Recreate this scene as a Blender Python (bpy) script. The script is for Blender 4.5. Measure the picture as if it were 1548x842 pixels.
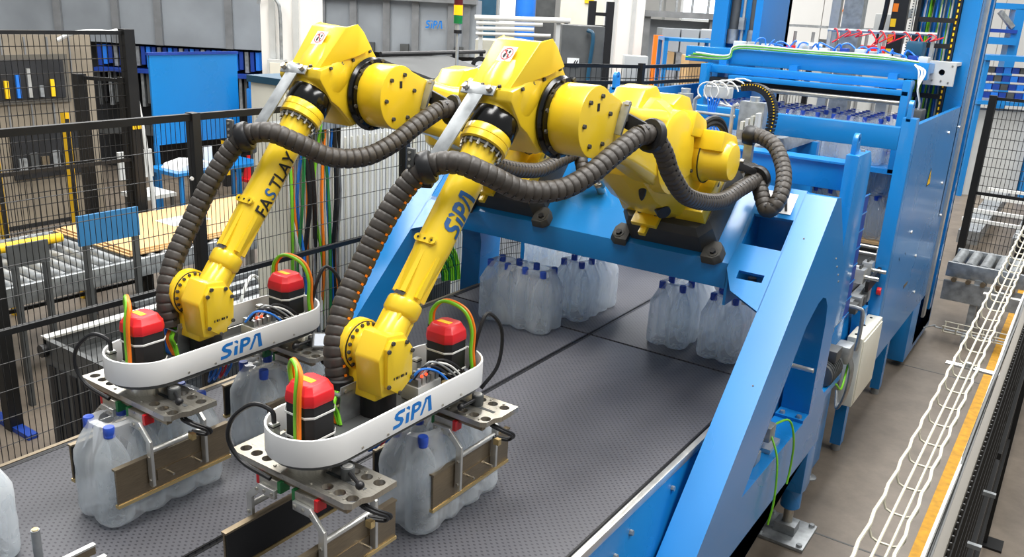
import bpy, bmesh, math, random
from mathutils import Vector, Matrix
from mathutils.geometry import tessellate_polygon

for o in list(bpy.data.objects):
    bpy.data.objects.remove(o, do_unlink=True)
SC = bpy.context.scene
COL = SC.collection
random.seed(7)

# ------------------------------------------------------------------ camera
yaw, pit, rol = [math.radians(a) for a in (33.524, 17.644, 3.094)]
cy, sy, cp, sp, cr, sr = math.cos(yaw), math.sin(yaw), math.cos(pit), math.sin(pit), math.cos(rol), math.sin(rol)
FWD = Vector((-sy * cp, cy * cp, -sp)); RGT = Vector((cy, sy, 0)); UPV = RGT.cross(FWD)
R2 = cr * RGT + sr * UPV; U2 = -sr * RGT + cr * UPV
cam = bpy.data.objects.new('camera', bpy.data.cameras.new('camera'))
COL.objects.link(cam)
cam.matrix_world = Matrix(((R2.x, U2.x, -FWD.x, 0), (R2.y, U2.y, -FWD.y, 0), (R2.z, U2.z, -FWD.z, 2.62), (0, 0, 0, 1)))
cam.data.sensor_width = 36
cam.data.lens = 1297.465 / 1548 * 36
cam.data.clip_start = 0.05
cam.data.clip_end = 200
SC.camera = cam

# ------------------------------------------------------------------ light
world = bpy.data.worlds.new('world'); SC.world = world; world.use_nodes = True
bgn = world.node_tree.nodes['Background']
bgn.inputs[0].default_value = (0.93, 0.97, 1.0, 1); bgn.inputs[1].default_value = 0.40

def area(name, loc, size, power, col=(1, 1, 1), rot=(0, 0, 0)):
    l = bpy.data.lights.new(name, 'AREA'); l.shape = 'RECTANGLE'; l.size, l.size_y = size
    l.energy = power; l.color = col
    o = bpy.data.objects.new(name, l); COL.objects.link(o); o.location = loc; o.rotation_euler = rot
    return o
# rows of roof skylights over the hall
for i, (x, y) in enumerate([(-7.5, 4), (-1.5, 3), (3.5, 5), (-7.5, 13), (-1.0, 13), (-13, 9)]):
    area('roof_skylight', (x, y, 7.6), (1.8, 7.0), 720, (1.0, 0.985, 0.96))
SC.view_settings.view_transform = 'Standard'
SC.view_settings.look = 'None'
SC.view_settings.gamma = 1
SC.view_settings.use_curve_mapping = False
SC.view_settings.exposure = 0.0
SC.cycles.transparent_max_bounces = 28
SC.cycles.max_bounces = 8
SC.cycles.caustics_reflective = False
SC.cycles.caustics_refractive = False

# ------------------------------------------------------------------ materials
def lin(c):
    out = []
    for v in c[:3]:
        v = v / 255.0
        out.append(v / 12.92 if v <= 0.04045 else ((v + 0.055) / 1.055) ** 2.4)
    return (*out, 1)

def mat(name, col, rough=0.5, metal=0.0, var=0.08, scale=6.0, bump=0.0, bscale=120.0, coat=0.0, emit=0.0, stretch=None, detail=4.0):
    m = bpy.data.materials.new(name); m.use_nodes = True
    nt = m.node_tree; n = nt.nodes; L = nt.links
    b = n['Principled BSDF']
    b.inputs['Roughness'].default_value = rough; b.inputs['Metallic'].default_value = metal
    if coat:
        b.inputs['Coat Weight'].default_value = coat; b.inputs['Coat Roughness'].default_value = 0.12
    tc = n.new('ShaderNodeTexCoord')
    src = tc.outputs['Object']
    if stretch:
        mp = n.new('ShaderNodeMapping'); mp.inputs['Scale'].default_value = stretch
        L.new(src, mp.inputs[0]); src = mp.outputs[0]
    no = n.new('ShaderNodeTexNoise'); no.inputs['Scale'].default_value = scale; no.inputs['Detail'].default_value = detail
    L.new(src, no.inputs['Vector'])
    rp = n.new('ShaderNodeValToRGB')
    c = lin(col)
    rp.color_ramp.elements[0].position = 0.3; rp.color_ramp.elements[1].position = 0.7
    rp.color_ramp.elements[0].color = (*[max(0, v * (1 - 2 * var)) for v in c[:3]], 1)
    rp.color_ramp.elements[1].color = (*[min(1, v * (1 + var)) for v in c[:3]], 1)
    L.new(no.outputs['Fac'], rp.inputs[0]); L.new(rp.outputs[0], b.inputs['Base Color'])
    mr = n.new('ShaderNodeMapRange'); mr.inputs['To Min'].default_value = max(0, rough - 0.08); mr.inputs['To Max'].default_value = min(1, rough + 0.1)
    L.new(no.outputs['Fac'], mr.inputs[0]); L.new(mr.outputs[0], b.inputs['Roughness'])
    if bump:
        nb = n.new('ShaderNodeTexNoise'); nb.inputs['Scale'].default_value = bscale
        L.new(src, nb.inputs['Vector'])
        bp = n.new('ShaderNodeBump'); bp.inputs['Strength'].default_value = bump; bp.inputs['Distance'].default_value = 0.002
        L.new(nb.outputs['Fac'], bp.inputs['Height']); L.new(bp.outputs[0], b.inputs['Normal'])
    if emit:
        b.inputs['Emission Color'].default_value = c; b.inputs['Emission Strength'].default_value = emit
    return m

def film_mat(name, col, fac_face, fac_edge, rough, gloss):
    """clear plastic: part see-through, part milky, stronger towards grazing angles (Fresnel)"""
    m = bpy.data.materials.new(name); m.use_nodes = True
    nt = m.node_tree; n = nt.nodes; L = nt.links; n.clear()
    out = n.new('ShaderNodeOutputMaterial')
    tr = n.new('ShaderNodeBsdfTransparent'); tr.inputs[0].default_value = (0.97, 0.985, 1, 1)
    pb = n.new('ShaderNodeBsdfPrincipled'); pb.inputs['Base Color'].default_value = lin(col)
    pb.inputs['Roughness'].default_value = rough; pb.inputs['Specular IOR Level'].default_value = gloss
    tc = n.new('ShaderNodeTexCoord'); mp = n.new('ShaderNodeMapping'); mp.inputs['Scale'].default_value = (1, 1, .45)
    L.new(tc.outputs['Object'], mp.inputs[0])
    no = n.new('ShaderNodeTexNoise'); no.inputs['Scale'].default_value = 11; no.inputs['Detail'].default_value = 1.5; no.inputs['Distortion'].default_value = 0.8
    L.new(mp.outputs[0], no.inputs['Vector'])
    bp = n.new('ShaderNodeBump'); bp.inputs['Strength'].default_value = 0.5; bp.inputs['Distance'].default_value = 0.012
    L.new(no.outputs['Fac'], bp.inputs['Height']); L.new(bp.outputs[0], pb.inputs['Normal'])
    lw = n.new('ShaderNodeLayerWeight'); lw.inputs[0].default_value = 0.35
    mr = n.new('ShaderNodeMapRange'); mr.inputs['To Min'].default_value = fac_face; mr.inputs['To Max'].default_value = fac_edge
    L.new(lw.outputs['Facing'], mr.inputs[0])
    tl = n.new('ShaderNodeBsdfTranslucent'); tl.inputs[0].default_value = lin(col)
    mt = n.new('ShaderNodeMixShader'); mt.inputs[0].default_value = 0.4
    L.new(pb.outputs[0], mt.inputs[1]); L.new(tl.outputs[0], mt.inputs[2])
    # creases: streaks of the sheet that are milkier
    n2 = n.new('ShaderNodeTexNoise'); n2.inputs['Scale'].default_value = 7; n2.inputs['Detail'].default_value = 2; n2.inputs['Distortion'].default_value = 1.0
    L.new(mp.outputs[0], n2.inputs['Vector'])
    r2 = n.new('ShaderNodeMapRange'); r2.inputs['From Min'].default_value = 0.5; r2.inputs['From Max'].default_value = 0.75; r2.inputs['To Min'].default_value = 0; r2.inputs['To Max'].default_value = 0.25
    L.new(n2.outputs['Fac'], r2.inputs[0])
    ad = n.new('ShaderNodeMath'); ad.operation = 'ADD'; ad.use_clamp = True
    L.new(mr.outputs[0], ad.inputs[0]); L.new(r2.outputs[0], ad.inputs[1])
    mx = n.new('ShaderNodeMixShader'); L.new(ad.outputs[0], mx.inputs[0]); L.new(tr.outputs[0], mx.inputs[1]); L.new(mt.outputs[0], mx.inputs[2])
    L.new(mx.outputs[0], out.inputs[0])
    return m

def belt_mat():
    m = mat('belt_plastic', (86, 86, 91), 0.5, 0, 0.1, 2.2)
    nt = m.node_tree; n = nt.nodes; L = nt.links; b = n['Principled BSDF']
    base = b.inputs['Base Color'].links[0].from_socket
    tc = n.new('ShaderNodeTexCoord'); sx = n.new('ShaderNodeSeparateXYZ'); L.new(tc.outputs['Object'], sx.inputs[0])
    def op(o, a, bv=None, c=None):
        k = n.new('ShaderNodeMath'); k.operation = o
        for i, v in enumerate((a, bv, c)):
            if v is None: continue
            if hasattr(v, 'links'): L.new(v, k.inputs[i])
            else: k.inputs[i].default_value = v
        return k.outputs[0]
    u = op('DIVIDE', sx.outputs['X'], 0.0254); v = op('DIVIDE', sx.outputs['Y'], 0.0127)
    row = op('FLOOR', v); par = op('MODULO', row, 2.0); us = op('ADD', u, op('MULTIPLY', par, 0.5))
    fu = op('SUBTRACT', op('FRACT', us), 0.5); fv = op('SUBTRACT', op('FRACT', v), 0.5)
    d = op('ADD', op('POWER', op('MULTIPLY', fu, 3.2), 2.0), op('POWER', op('MULTIPLY', fv, 2.6), 2.0))
    mask = op('LESS_THAN', d, 0.42)
    mx = n.new('ShaderNodeMixRGB'); mx.inputs[2].default_value = lin((44, 44, 50))
    L.new(op('MULTIPLY', mask, 0.8), mx.inputs[0]); L.new(base, mx.inputs[1]); L.new(mx.outputs[0], b.inputs['Base Color'])
    bp = n.new('ShaderNodeBump'); bp.inputs['Strength'].default_value = 0.5; bp.inputs['Distance'].default_value = 0.0015; bp.invert = True
    L.new(mask, bp.inputs['Height']); L.new(bp.outputs[0], b.inputs['Normal'])
    return m

MT = dict(
    yellow=mat('yellow_paint', (240, 204, 42), 0.30, 0, 0.03, 3, coat=0.35),
    blue=mat('blue_paint', (22, 126, 198), 0.28, 0, 0.03, 1.5, coat=0.3),
    deepblue=mat('dark_blue_paint', (24, 62, 150), 0.45),
    teal=mat('teal_paint', (28, 78, 104), 0.4),
    black=mat('black_plastic', (24, 24, 26), 0.42, 0, 0.1, 30),
    rubber=mat('hose_rubber', (62, 57, 52), 0.48, 0, 0.12, 40, bump=0.15),
    cast=mat('black_casting', (64, 63, 60), 0.5, 0, 0.12, 14, bump=0.3, bscale=300),
    blkgloss=mat('gloss_black_ring', (14, 14, 14), 0.16, 0, 0.05),
    steel=mat('brushed_steel', (196, 192, 182), 0.3, 0.9, 0.08, 40, stretch=(1, 8, 1)),
    zinc=mat('galvanised_steel', (172, 176, 178), 0.42, 0.7, 0.16, 18),
    alu=mat('aluminium', (212, 212, 208), 0.34, 0.75, 0.05, 20),
    bronze=mat('bronzed_steel', (148, 134, 112), 0.34, 0.85, 0.08, 30, stretch=(1, 1, 12)),
    brass=mat('brass_edge', (222, 196, 140), 0.3, 0.8, 0.05),
    white=mat('white_plastic', (240, 240, 238), 0.4, 0, 0.015),
    cream=mat('cream_paint', (224, 222, 208), 0.5, 0, 0.03),
    wallw=mat('white_wall_paint', (240, 239, 235), 0.7, 0, 0.03, 1.0),
    grey=mat('grey_cladding', (150, 156, 162), 0.5, 0.2, 0.12, 1.2),
    lgrey=mat('light_grey_paint', (200, 202, 200), 0.5, 0, 0.04),
    dgrey=mat('dark_grey_paint', (82, 84, 84), 0.5, 0.2, 0.12),
    rib=mat('cladding_rib', (128, 130, 132), 0.5, 0.2, 0.1),
    red=mat('red_plastic', (222, 34, 42), 0.34, 0, 0.03),
    green=mat('green_cable', (122, 200, 40), 0.4, 0, 0.03),
    dkgreen=mat('green_rail', (40, 130, 70), 0.4),
    orange=mat('orange_cable', (246, 128, 24), 0.4, 0, 0.03),
    bcable=mat('blue_cable', (36, 120, 220), 0.4, 0, 0.03),
    wcable=mat('white_cable', (226, 226, 222), 0.45, 0, 0.03),
    cap=mat('blue_cap', (46, 84, 190), 0.35, 0, 0.03),
    mesh=mat('black_mesh_wire', (26, 26, 26), 0.45, 0.2, 0.1),
    card=mat('cardboard', (206, 168, 118), 0.8, 0, 0.06, 3),
    signy=mat('warning_yellow', (250, 200, 20), 0.5, 0, 0.02),
    logo=mat('logo_blue', (24, 122, 206), 0.4, 0, 0.02),
    logodark=mat('logo_dark_blue', (38, 92, 150), 0.4, 0, 0.02),
    ink=mat('black_ink', (18, 18, 20), 0.5, 0, 0.02),
    inkred=mat('red_ink', (206, 40, 48), 0.5, 0, 0.02),
    paper=mat('paper_sticker', (240, 240, 238), 0.55, 0, 0.02),
    galv=mat('white_wire', (206, 201, 182), 0.42, 0, 0.03),
    floory=mat('floor_tape', (206, 150, 38), 0.7, 0, 0.14, 20),
    dark=mat('dark_void', (30, 31, 34), 0.6, 0, 0.2, 5),
    screen=mat('screen_glass', (84, 104, 128), 0.12, 0, 0.2, 12),
    amber=mat('amber_lamp', (255, 150, 10), 0.3, 0, 0.02, emit=1.6),
    lgreen=mat('green_lamp', (20, 120, 60), 0.3),
    darkred=mat('dark_red_lens', (92, 22, 26), 0.3),
    led=mat('red_led', (255, 60, 30), 0.3, 0, 0.02, emit=3.0),
    taupe=mat('taupe_paint', (138, 128, 112), 0.6, 0, 0.1, 3),
    steelblue=mat('steel_blue_paint', (44, 112, 160), 0.5, 0, 0.05),
    duct=mat('duct_grey', (92, 88, 80), 0.6, 0, 0.05),
    window=mat('window_glow', (236, 246, 255), 0.3, 0, 0.1, 2.0, emit=1.3),
    clear=film_mat('bottle_plastic', (240, 245, 246), 0.14, 0.60, 0.10, 1.0),
    film=film_mat('shrink_film', (252, 253, 253), 0.18, 0.64, 0.06, 1.0),
    glass=film_mat('guard_glass', (170, 178, 178), 0.10, 0.4, 0.05, 0.5),
)
MT['belt'] = belt_mat()

def floor_mat():
    m = mat('concrete_floor', (124, 113, 100), 0.42, 0, 0.12, 0.8, bump=0.08, bscale=60, detail=8)
    nt = m.node_tree; n = nt.nodes; L = nt.links; b = n['Principled BSDF']
    base = b.inputs['Base Color'].links[0].from_socket
    tc = n.new('ShaderNodeTexCoord'); no = n.new('ShaderNodeTexNoise'); no.inputs['Scale'].default_value = 5; no.inputs['Detail'].default_value = 8; no.inputs['Roughness'].default_value = 0.7
    L.new(tc.outputs['Object'], no.inputs[0])
    rp = n.new('ShaderNodeValToRGB'); rp.color_ramp.elements[0].position = 0.36; rp.color_ramp.elements[1].position = 0.62
    rp.color_ramp.elements[0].color = (0.62, 0.6, 0.58, 1); rp.color_ramp.elements[1].color = (1, 1, 1, 1)
    L.new(no.outputs['Fac'], rp.inputs[0])
    mx = n.new('ShaderNodeMixRGB'); mx.blend_type = 'MULTIPLY'; mx.inputs[0].default_value = 0.7
    L.new(base, mx.inputs[1]); L.new(rp.outputs[0], mx.inputs[2]); L.new(mx.outputs[0], b.inputs['Base Color'])
    return m
MT['floor'] = floor_mat()

# ------------------------------------------------------------------ geometry helpers
ORG = {}
def V(*a): return Vector(a)

def frame(d):
    d = Vector(d).normalized()
    a = Vector((0, 0, 1)) if abs(d.z) < 0.9 else Vector((0, 1, 0))
    x = a.cross(d).normalized(); y = d.cross(x)
    return x, y, d

def spline(pts, n=8, closed=False):
    P = [Vector(p) for p in pts]; out = []
    N = len(P)
    rng = range(N if closed else N - 1)
    for i in rng:
        p1, p2 = P[i], P[(i + 1) % N]
        p0 = P[i - 1] if (i > 0 or closed) else p1 * 2 - p2
        p3 = P[(i + 2) % N] if (i + 2 < N or closed) else p2 * 2 - p1
        for k in range(n):
            t = k / n
            out.append(0.5 * ((2 * p1) + (p2 - p0) * t + (2 * p0 - 5 * p1 + 4 * p2 - p3) * t * t + (3 * p1 - p0 - 3 * p2 + p3) * t ** 3))
    if not closed: out.append(P[-1])
    return out

class G:
    def __init__(s): s.v = []; s.f = []
    def add(s, vs, fs):
        b = len(s.v); s.v += [Vector(p) for p in vs]; s.f += [tuple(i + b for i in q) for q in fs]; return s
    def box(s, x0, x1, y0, y1, z0, z1):
        return s.add([(x0, y0, z0), (x1, y0, z0), (x1, y1, z0), (x0, y1, z0), (x0, y0, z1), (x1, y0, z1), (x1, y1, z1), (x0, y1, z1)],
                     [(3, 2, 1, 0), (4, 5, 6, 7), (0, 1, 5, 4), (1, 2, 6, 5), (2, 3, 7, 6), (3, 0, 4, 7)])
    def cbox(s, c, h): return s.box(c[0] - h[0], c[0] + h[0], c[1] - h[1], c[1] + h[1], c[2] - h[2], c[2] + h[2])
    def obox(s, c, h, ax):
        c = Vector(c); a, b, d = [Vector(q).normalized() for q in ax]
        P = [c + a * (i * h[0]) + b * (j * h[1]) + d * (k * h[2]) for k in (-1, 1) for j in (-1, 1) for i in (-1, 1)]
        return s.add(P, [(2, 3, 1, 0), (4, 5, 7, 6), (0, 1, 5, 4), (1, 3, 7, 5), (3, 2, 6, 7), (2, 0, 4, 6)])
    def bar(s, p, q, w, h=None, up=(0, 0, 1)):
        p, q = Vector(p), Vector(q); h = h or w; d = (q - p).normalized(); u = Vector(up)
        if abs(u.dot(d)) > 0.98: u = Vector((0, 1, 0))
        x = d.cross(u).normalized(); y = x.cross(d)
        return s.obox((p + q) / 2, (w / 2, (q - p).length / 2, h / 2), (x, d, y))
    def loft(s, rings, cap=True, closed=True):
        n = len(rings[0]); vs = [p for r in rings for p in r]; fs = []
        for i in range(len(rings) - 1):
            for j in range(n if closed else n - 1):
                a, b = i * n + j, i * n + (j + 1) % n
                fs.append((a, b, b + n, a + n))
        if cap:
            fs.append(tuple(range(n - 1, -1, -1))); fs.append(tuple((len(rings) - 1) * n + j for j in range(n)))
        return s.add(vs, fs)
    def cyl(s, p, q, r0, r1=None, n=16, cap=True):
        p, q = Vector(p), Vector(q); r1 = r0 if r1 is None else r1; x, y, d = frame(q - p)
        c = [(math.cos(2 * math.pi * k / n), math.sin(2 * math.pi * k / n)) for k in range(n)]
        return s.loft([[p + x * (a * r0) + y * (b * r0) for a, b in c], [q + x * (a * r1) + y * (b * r1) for a, b in c]], cap)
    def lathe(s, prof, o=(0, 0, 0), d=(0, 0, 1), n=20, cap=True):
        o = Vector(o); x, y, d = frame(d)
        return s.loft([[o + d * h + x * (r * math.cos(2 * math.pi * k / n)) + y * (r * math.sin(2 * math.pi * k / n)) for k in range(n)] for r, h in prof], cap)
    def tube(s, path, r, n=7, smooth=0, closed=False):
        P = spline(path, smooth, closed) if smooth else [Vector(p) for p in path]
        N = len(P); rings = []; u = None
        for i in range(N):
            a = P[i - 1] if (i or closed) else P[i]; b = P[(i + 1) % N] if (i < N - 1 or closed) else P[i]
            d = (b - a).normalized()
            if u is None: u = frame(d)[0]
            u = (u - d * u.dot(d)).normalized(); w = d.cross(u)
            rr = r[i] if isinstance(r, (list, tuple)) else r
            rings.append([P[i] + u * (rr * math.cos(2 * math.pi * k / n)) + w * (rr * math.sin(2 * math.pi * k / n)) for k in range(n)])
        if closed: rings.append(rings[0]); return s.loft(rings, False)
        return s.loft(rings)
    def prism(s, poly, a, b, axis='x', holes=()):
        def p3(u, w, t): return {'x': (t, u, w), 'y': (u, t, w), 'z': (u, w, t)}[axis]
        def ori(l, sgn):
            a_ = sum(l[i][0] * l[(i + 1) % len(l)][1] - l[(i + 1) % len(l)][0] * l[i][1] for i in range(len(l)))
            return list(l) if a_ * sgn > 0 else list(reversed(list(l)))
        loops = [ori(poly, 1)] + [ori(h, -1) for h in holes]
        flat = [q for l in loops for q in l]; n = len(flat)
        vs = [p3(u, w, a) for u, w in flat] + [p3(u, w, b) for u, w in flat]; fs = []
        tr = tessellate_polygon([[Vector((u, w, 0)) for u, w in l] for l in loops])
        for t in tr: fs.append(tuple(t)); fs.append(tuple(i + n for i in reversed(t)))
        k = 0
        for l in loops:
            m = len(l)
            for i in range(m): fs.append((k + i, k + (i + 1) % m, n + k + (i + 1) % m, n + k + i))
            k += m
        return s.add(vs, fs)
    def sphere(s, c, r, n=12, sc=(1, 1, 1)):
        prof = [[Vector(c) + Vector((sc[0] * r * math.sin(t) * math.cos(2 * math.pi * k / n), sc[1] * r * math.sin(t) * math.sin(2 * math.pi * k / n), sc[2] * r * math.cos(t))) for k in range(n)]
                for t in [math.pi * (0.04 + 0.92 * i / (n // 2)) for i in range(n // 2 + 1)]]
        return s.loft(prof)
    def mesh(s, name, org=(0, 0, 0), bevel=0.0, ang=35):
        me = bpy.data.meshes.new(name); o = Vector(org)
        me.from_pydata([p - o for p in s.v], [], s.f)
        bm = bmesh.new(); bm.from_mesh(me)
        bmesh.ops.recalc_face_normals(bm, faces=bm.faces)
        if bevel:
            bmesh.ops.remove_doubles(bm, verts=bm.verts, dist=1e-5)
            bmesh.ops.dissolve_limit(bm, angle_limit=0.01, verts=bm.verts, edges=bm.edges)
            es = [e for e in bm.edges if len(e.link_faces) == 2 and e.calc_face_angle(0) > 0.5]
            bmesh.ops.bevel(bm, geom=es, offset=bevel, segments=2, profile=0.6, affect='EDGES', clamp_overlap=True)
        bm.to_mesh(me); bm.free()
        me.polygons.foreach_set('use_smooth', [True] * len(me.polygons))
        me.set_sharp_from_angle(angle=math.radians(ang))
        return me
    def build(s, name, m, parent=None, bevel=0.0, kind=None, label=None, ang=35):
        org = ORG.get(parent.name, Vector((0, 0, 0))) if parent else Vector((0, 0, 0))
        me = s.mesh(name, org, bevel, ang)
        me.materials.append(MT[m] if isinstance(m, str) else m)
        o = bpy.data.objects.new(name, me); COL.objects.link(o)
        if parent: o.parent = parent; ORG[o.name] = org
        if kind: o['kind'] = kind
        if label: o['label'] = label
        return o

def thing(name, label, cat, loc=(0, 0, 0), group=None, kind=None):
    o = bpy.data.objects.new(name, None); COL.objects.link(o); o.location = loc
    o.empty_display_size = 0.1
    ORG[o.name] = Vector(loc)
    if kind: o['kind'] = kind
    else: o['label'] = label; o['category'] = cat
    if group: o['group'] = group
    return o

def solo(g, name, m, label, cat, loc=None, bevel=0.0, group=None):
    """a thing that is one mesh, origin at its base"""
    if loc is None:
        loc = Vector((sum(p.x for p in g.v) / len(g.v), sum(p.y for p in g.v) / len(g.v), min(p.z for p in g.v)))
    me = g.mesh(name, loc, bevel); me.materials.append(MT[m] if isinstance(m, str) else m)
    o = bpy.data.objects.new(name, me); COL.objects.link(o); o.location = loc
    o['label'] = label; o['category'] = cat
    if group: o['group'] = group
    return o

def struct(g, name, m):
    me = g.mesh(name); me.materials.append(MT[m]); o = bpy.data.objects.new(name, me); COL.objects.link(o); o['kind'] = 'structure'
    return o

def copy_tree(o, loc, label, rotz=0.0, parent=None):
    c = o.copy(); COL.objects.link(c); c.parent = parent
    if parent is None:
        c.location = loc; c.rotation_euler = (0, 0, rotz); c['label'] = label
    for ch in o.children: copy_tree(ch, None, None, 0, c)
    return c

def bolts(pts, d, r, h, parent, m='steel', name='bolt', n=6):
    """small bolt heads, one shared mesh"""
    g = G().cyl((0, 0, 0), Vector(d).normalized() * h, r, r * 0.9, n)
    me = g.mesh(name); me.materials.append(MT[m])
    for p in pts:
        o = bpy.data.objects.new(name, me); COL.objects.link(o); o.parent = parent
        o.location = Vector(p) - ORG.get(parent.name, Vector((0, 0, 0)))

# ---- lettering
def stroke2d(path, w):
    """polygon strip along a 2-D path"""
    n = len(path); L, R = [], []
    for i in range(n):
        a = Vector(path[max(0, i - 1)]); b = Vector(path[min(n - 1, i + 1)]); p = Vector(path[i])
        d1 = (p - a).normalized() if i else (b - p).normalized(); d2 = (b - p).normalized() if i < n - 1 else d1
        t = (d1 + d2).normalized(); nn = Vector((-t.y, t.x)); k = w / 2 / max(0.5, nn.dot(Vector((-d1.y, d1.x))))
        L.append(p + nn * k); R.append(p - nn * k)
    return [(L[i], L[i + 1], R[i + 1], R[i]) for i in range(n - 1)]

LOGO = []
LOGO += stroke2d([(.70, .90), (.30, .90), (.16, .82), (.13, .70), (.22, .58), (.50, .44), (.57, .32), (.52, .18), (.38, .11), (.0, .11)], .22)
LOGO += [(Vector((.84, 0)), Vector((1.06, 0)), Vector((1.06, .62)), Vector((.84, .62))), (Vector((.76, .96)), Vector((1.06, .72)), Vector((1.06, .92)), Vector((.92, 1.02)))]
LOGO += [(Vector((1.2, 0)), Vector((1.42, 0)), Vector((1.42, 1.0)), Vector((1.2, .96)))]
LOGO += stroke2d([(1.36, .89), (1.62, .89), (1.76, .80), (1.78, .64), (1.70, .52), (1.58, .47), (1.40, .47)], .2)
LOGO += [(Vector((1.86, 0)), Vector((2.02, 0)), Vector((2.26, .74)), Vector((2.16, 1.0)))]
LOGO += [(Vector((2.06, .86)), Vector((2.16, 1.0)), Vector((2.46, 1.0)), Vector((2.40, .80))), (Vector((2.30, 1.0)), Vector((2.52, 1.0)), Vector((2.74, 0)), Vector((2.48, 0)))]

def logo(fn, parent, m='logo', name='lettering', sub=0):
    """the four letter logo; fn maps (u 0..2.7, v 0..1) to a point"""
    g = G()
    for q in LOGO:
        k = 1 + sub
        for i in range(k):
            for j in range(k):
                def bl(a, b):
                    return (q[0] * (1 - a) + q[1] * a) * (1 - b) + (q[3] * (1 - a) + q[2] * a) * b
                c = [bl(i / k, j / k), bl((i + 1) / k, j / k), bl((i + 1) / k, (j + 1) / k), bl(i / k, (j + 1) / k)]
                g.add([fn(p.x + 0.12 * p.y, p.y) for p in c], [(0, 1, 2, 3)])
    return g.build(name, m, parent)

def text_mesh(txt, size=1.0, bold=0.0):
    cu = bpy.data.curves.new('txt', 'FONT'); cu.body = txt; cu.size = size; cu.offset = bold
    ob = bpy.data.objects.new('txt', cu); COL.objects.link(ob)
    dg = bpy.context.evaluated_depsgraph_get(); dg.update()
    me = bpy.data.meshes.new_from_object(ob.evaluated_get(dg))
    bpy.data.objects.remove(ob, do_unlink=True)
    bm = bmesh.new(); bm.from_mesh(me); bmesh.ops.triangulate(bm, faces=bm.faces)
    bmesh.ops.subdivide_edges(bm, edges=[e for e in bm.edges if e.calc_length() > 0.1 * size], cuts=2)
    bmesh.ops.triangulate(bm, faces=bm.faces)
    vs = [v.co.copy() for v in bm.verts]; bm.verts.index_update(); fs = [tuple(v.index for v in f.verts) for f in bm.faces]; bm.free()
    bpy.data.meshes.remove(me)
    return vs, fs

def text(txt, fn, m, parent, bold=0.0, name='lettering'):
    vs, fs = text_mesh(txt, 1.0, bold)
    return G().add([fn(v.x, v.y) for v in vs], fs).build(name, m, parent)

def circ(cx, cy, r, n=14, ph=0.0):
    return [(cx + r * math.cos(2 * math.pi * k / n + ph), cy + r * math.sin(2 * math.pi * k / n + ph)) for k in range(n)]

def stadium(cx, y0, y1, r, n=12):
    return [(cx + r * math.cos(math.pi * k / n), y1 + r * math.sin(math.pi * k / n)) for k in range(n + 1)] + \
           [(cx + r * math.cos(math.pi + math.pi * k / n), y0 + r * math.sin(math.pi + math.pi * k / n)) for k in range(n + 1)]

BZ = 1.02   # height of the belt surface

# ================================================================== setting
g = G().box(-24, 8, -6, 28, -0.1, 0.0)
floor = struct(g, 'floor', 'floor')
for y in (4.29, 7.19, 10.1):
    G().box(-24, 8, y - 0.006, y + 0.006, -0.0005, 0.0012).build('floor_joint', 'dgrey', floor)
for x in (-4.3, -7.4, 0.9):
    G().box(x - 0.006, x + 0.006, -6, 28, -0.0005, 0.0010).build('floor_joint', 'dgrey', floor)
G().box(-0.345, -0.275, 0.5, 14, 0.0, 0.0016).build('floor_line', 'floory', floor)
wb = struct(G().box(-24, 8, 27.6, 27.8, 0, 6.5), 'wall_back', 'wallw')
for i in range(13):
    G().box(-22 + i * 2.3, -21.94 + i * 2.3, 27.56, 27.6, 0, 6.5).build('panel_joint', 'lgrey', wb)
wl = struct(G().box(-24.0, -23.8, -6, 28, 0, 6.5), 'wall_left', 'wallw')
for i in range(9):
    G().box(-23.8, -23.76, -2 + i * 3.2, -1.9 + i * 3.2, 0, 6.5).build('panel_joint', 'lgrey', wl)

# ================================================================== conveyor belts
XL, XC, XR_, YS = -2.84, -1.948, -1.06, 3.693
def belt(x0, x1, y0, y1, label):
    t = thing('conveyor_belt', label, 'conveyor belt', ((x0 + x1) / 2, (y0 + y1) / 2, BZ - 0.03))
    G().box(x0, x1, y0, y1, BZ - 0.03, BZ).build('belt_surface', 'belt', t, bevel=0.003)
    for x in (x0, x1):
        s = 1 if x == x0 else -1
        G().box(x, x + s * 0.008, y0, y1, BZ - 0.001, BZ + 0.0015).build('belt_edge', 'black', t)
    for y in (y0, y1):
        s = 1 if y == y0 else -1
        G().cyl((x0 + 0.01, y + s * 0.03, BZ - 0.05), (x1 - 0.01, y + s * 0.03, BZ - 0.05), 0.02, n=12).build('roller', 'zinc', t)
belt(XL, XC - 0.006, -0.6, YS - 0.008, 'near grey dimpled belt beside the black mesh fence, under the far gripper')
belt(XC + 0.006, XR_, -0.6, YS - 0.008, 'near grey dimpled belt, wide empty stretch beside the sloping blue leg')
belt(XL, XC - 0.006, YS + 0.008, 6.2, 'far grey belt under the two packs left of the seam')
belt(XC + 0.006, XR_, YS + 0.008, 6.2, 'far grey belt under the two packs right of the seam')

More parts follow.
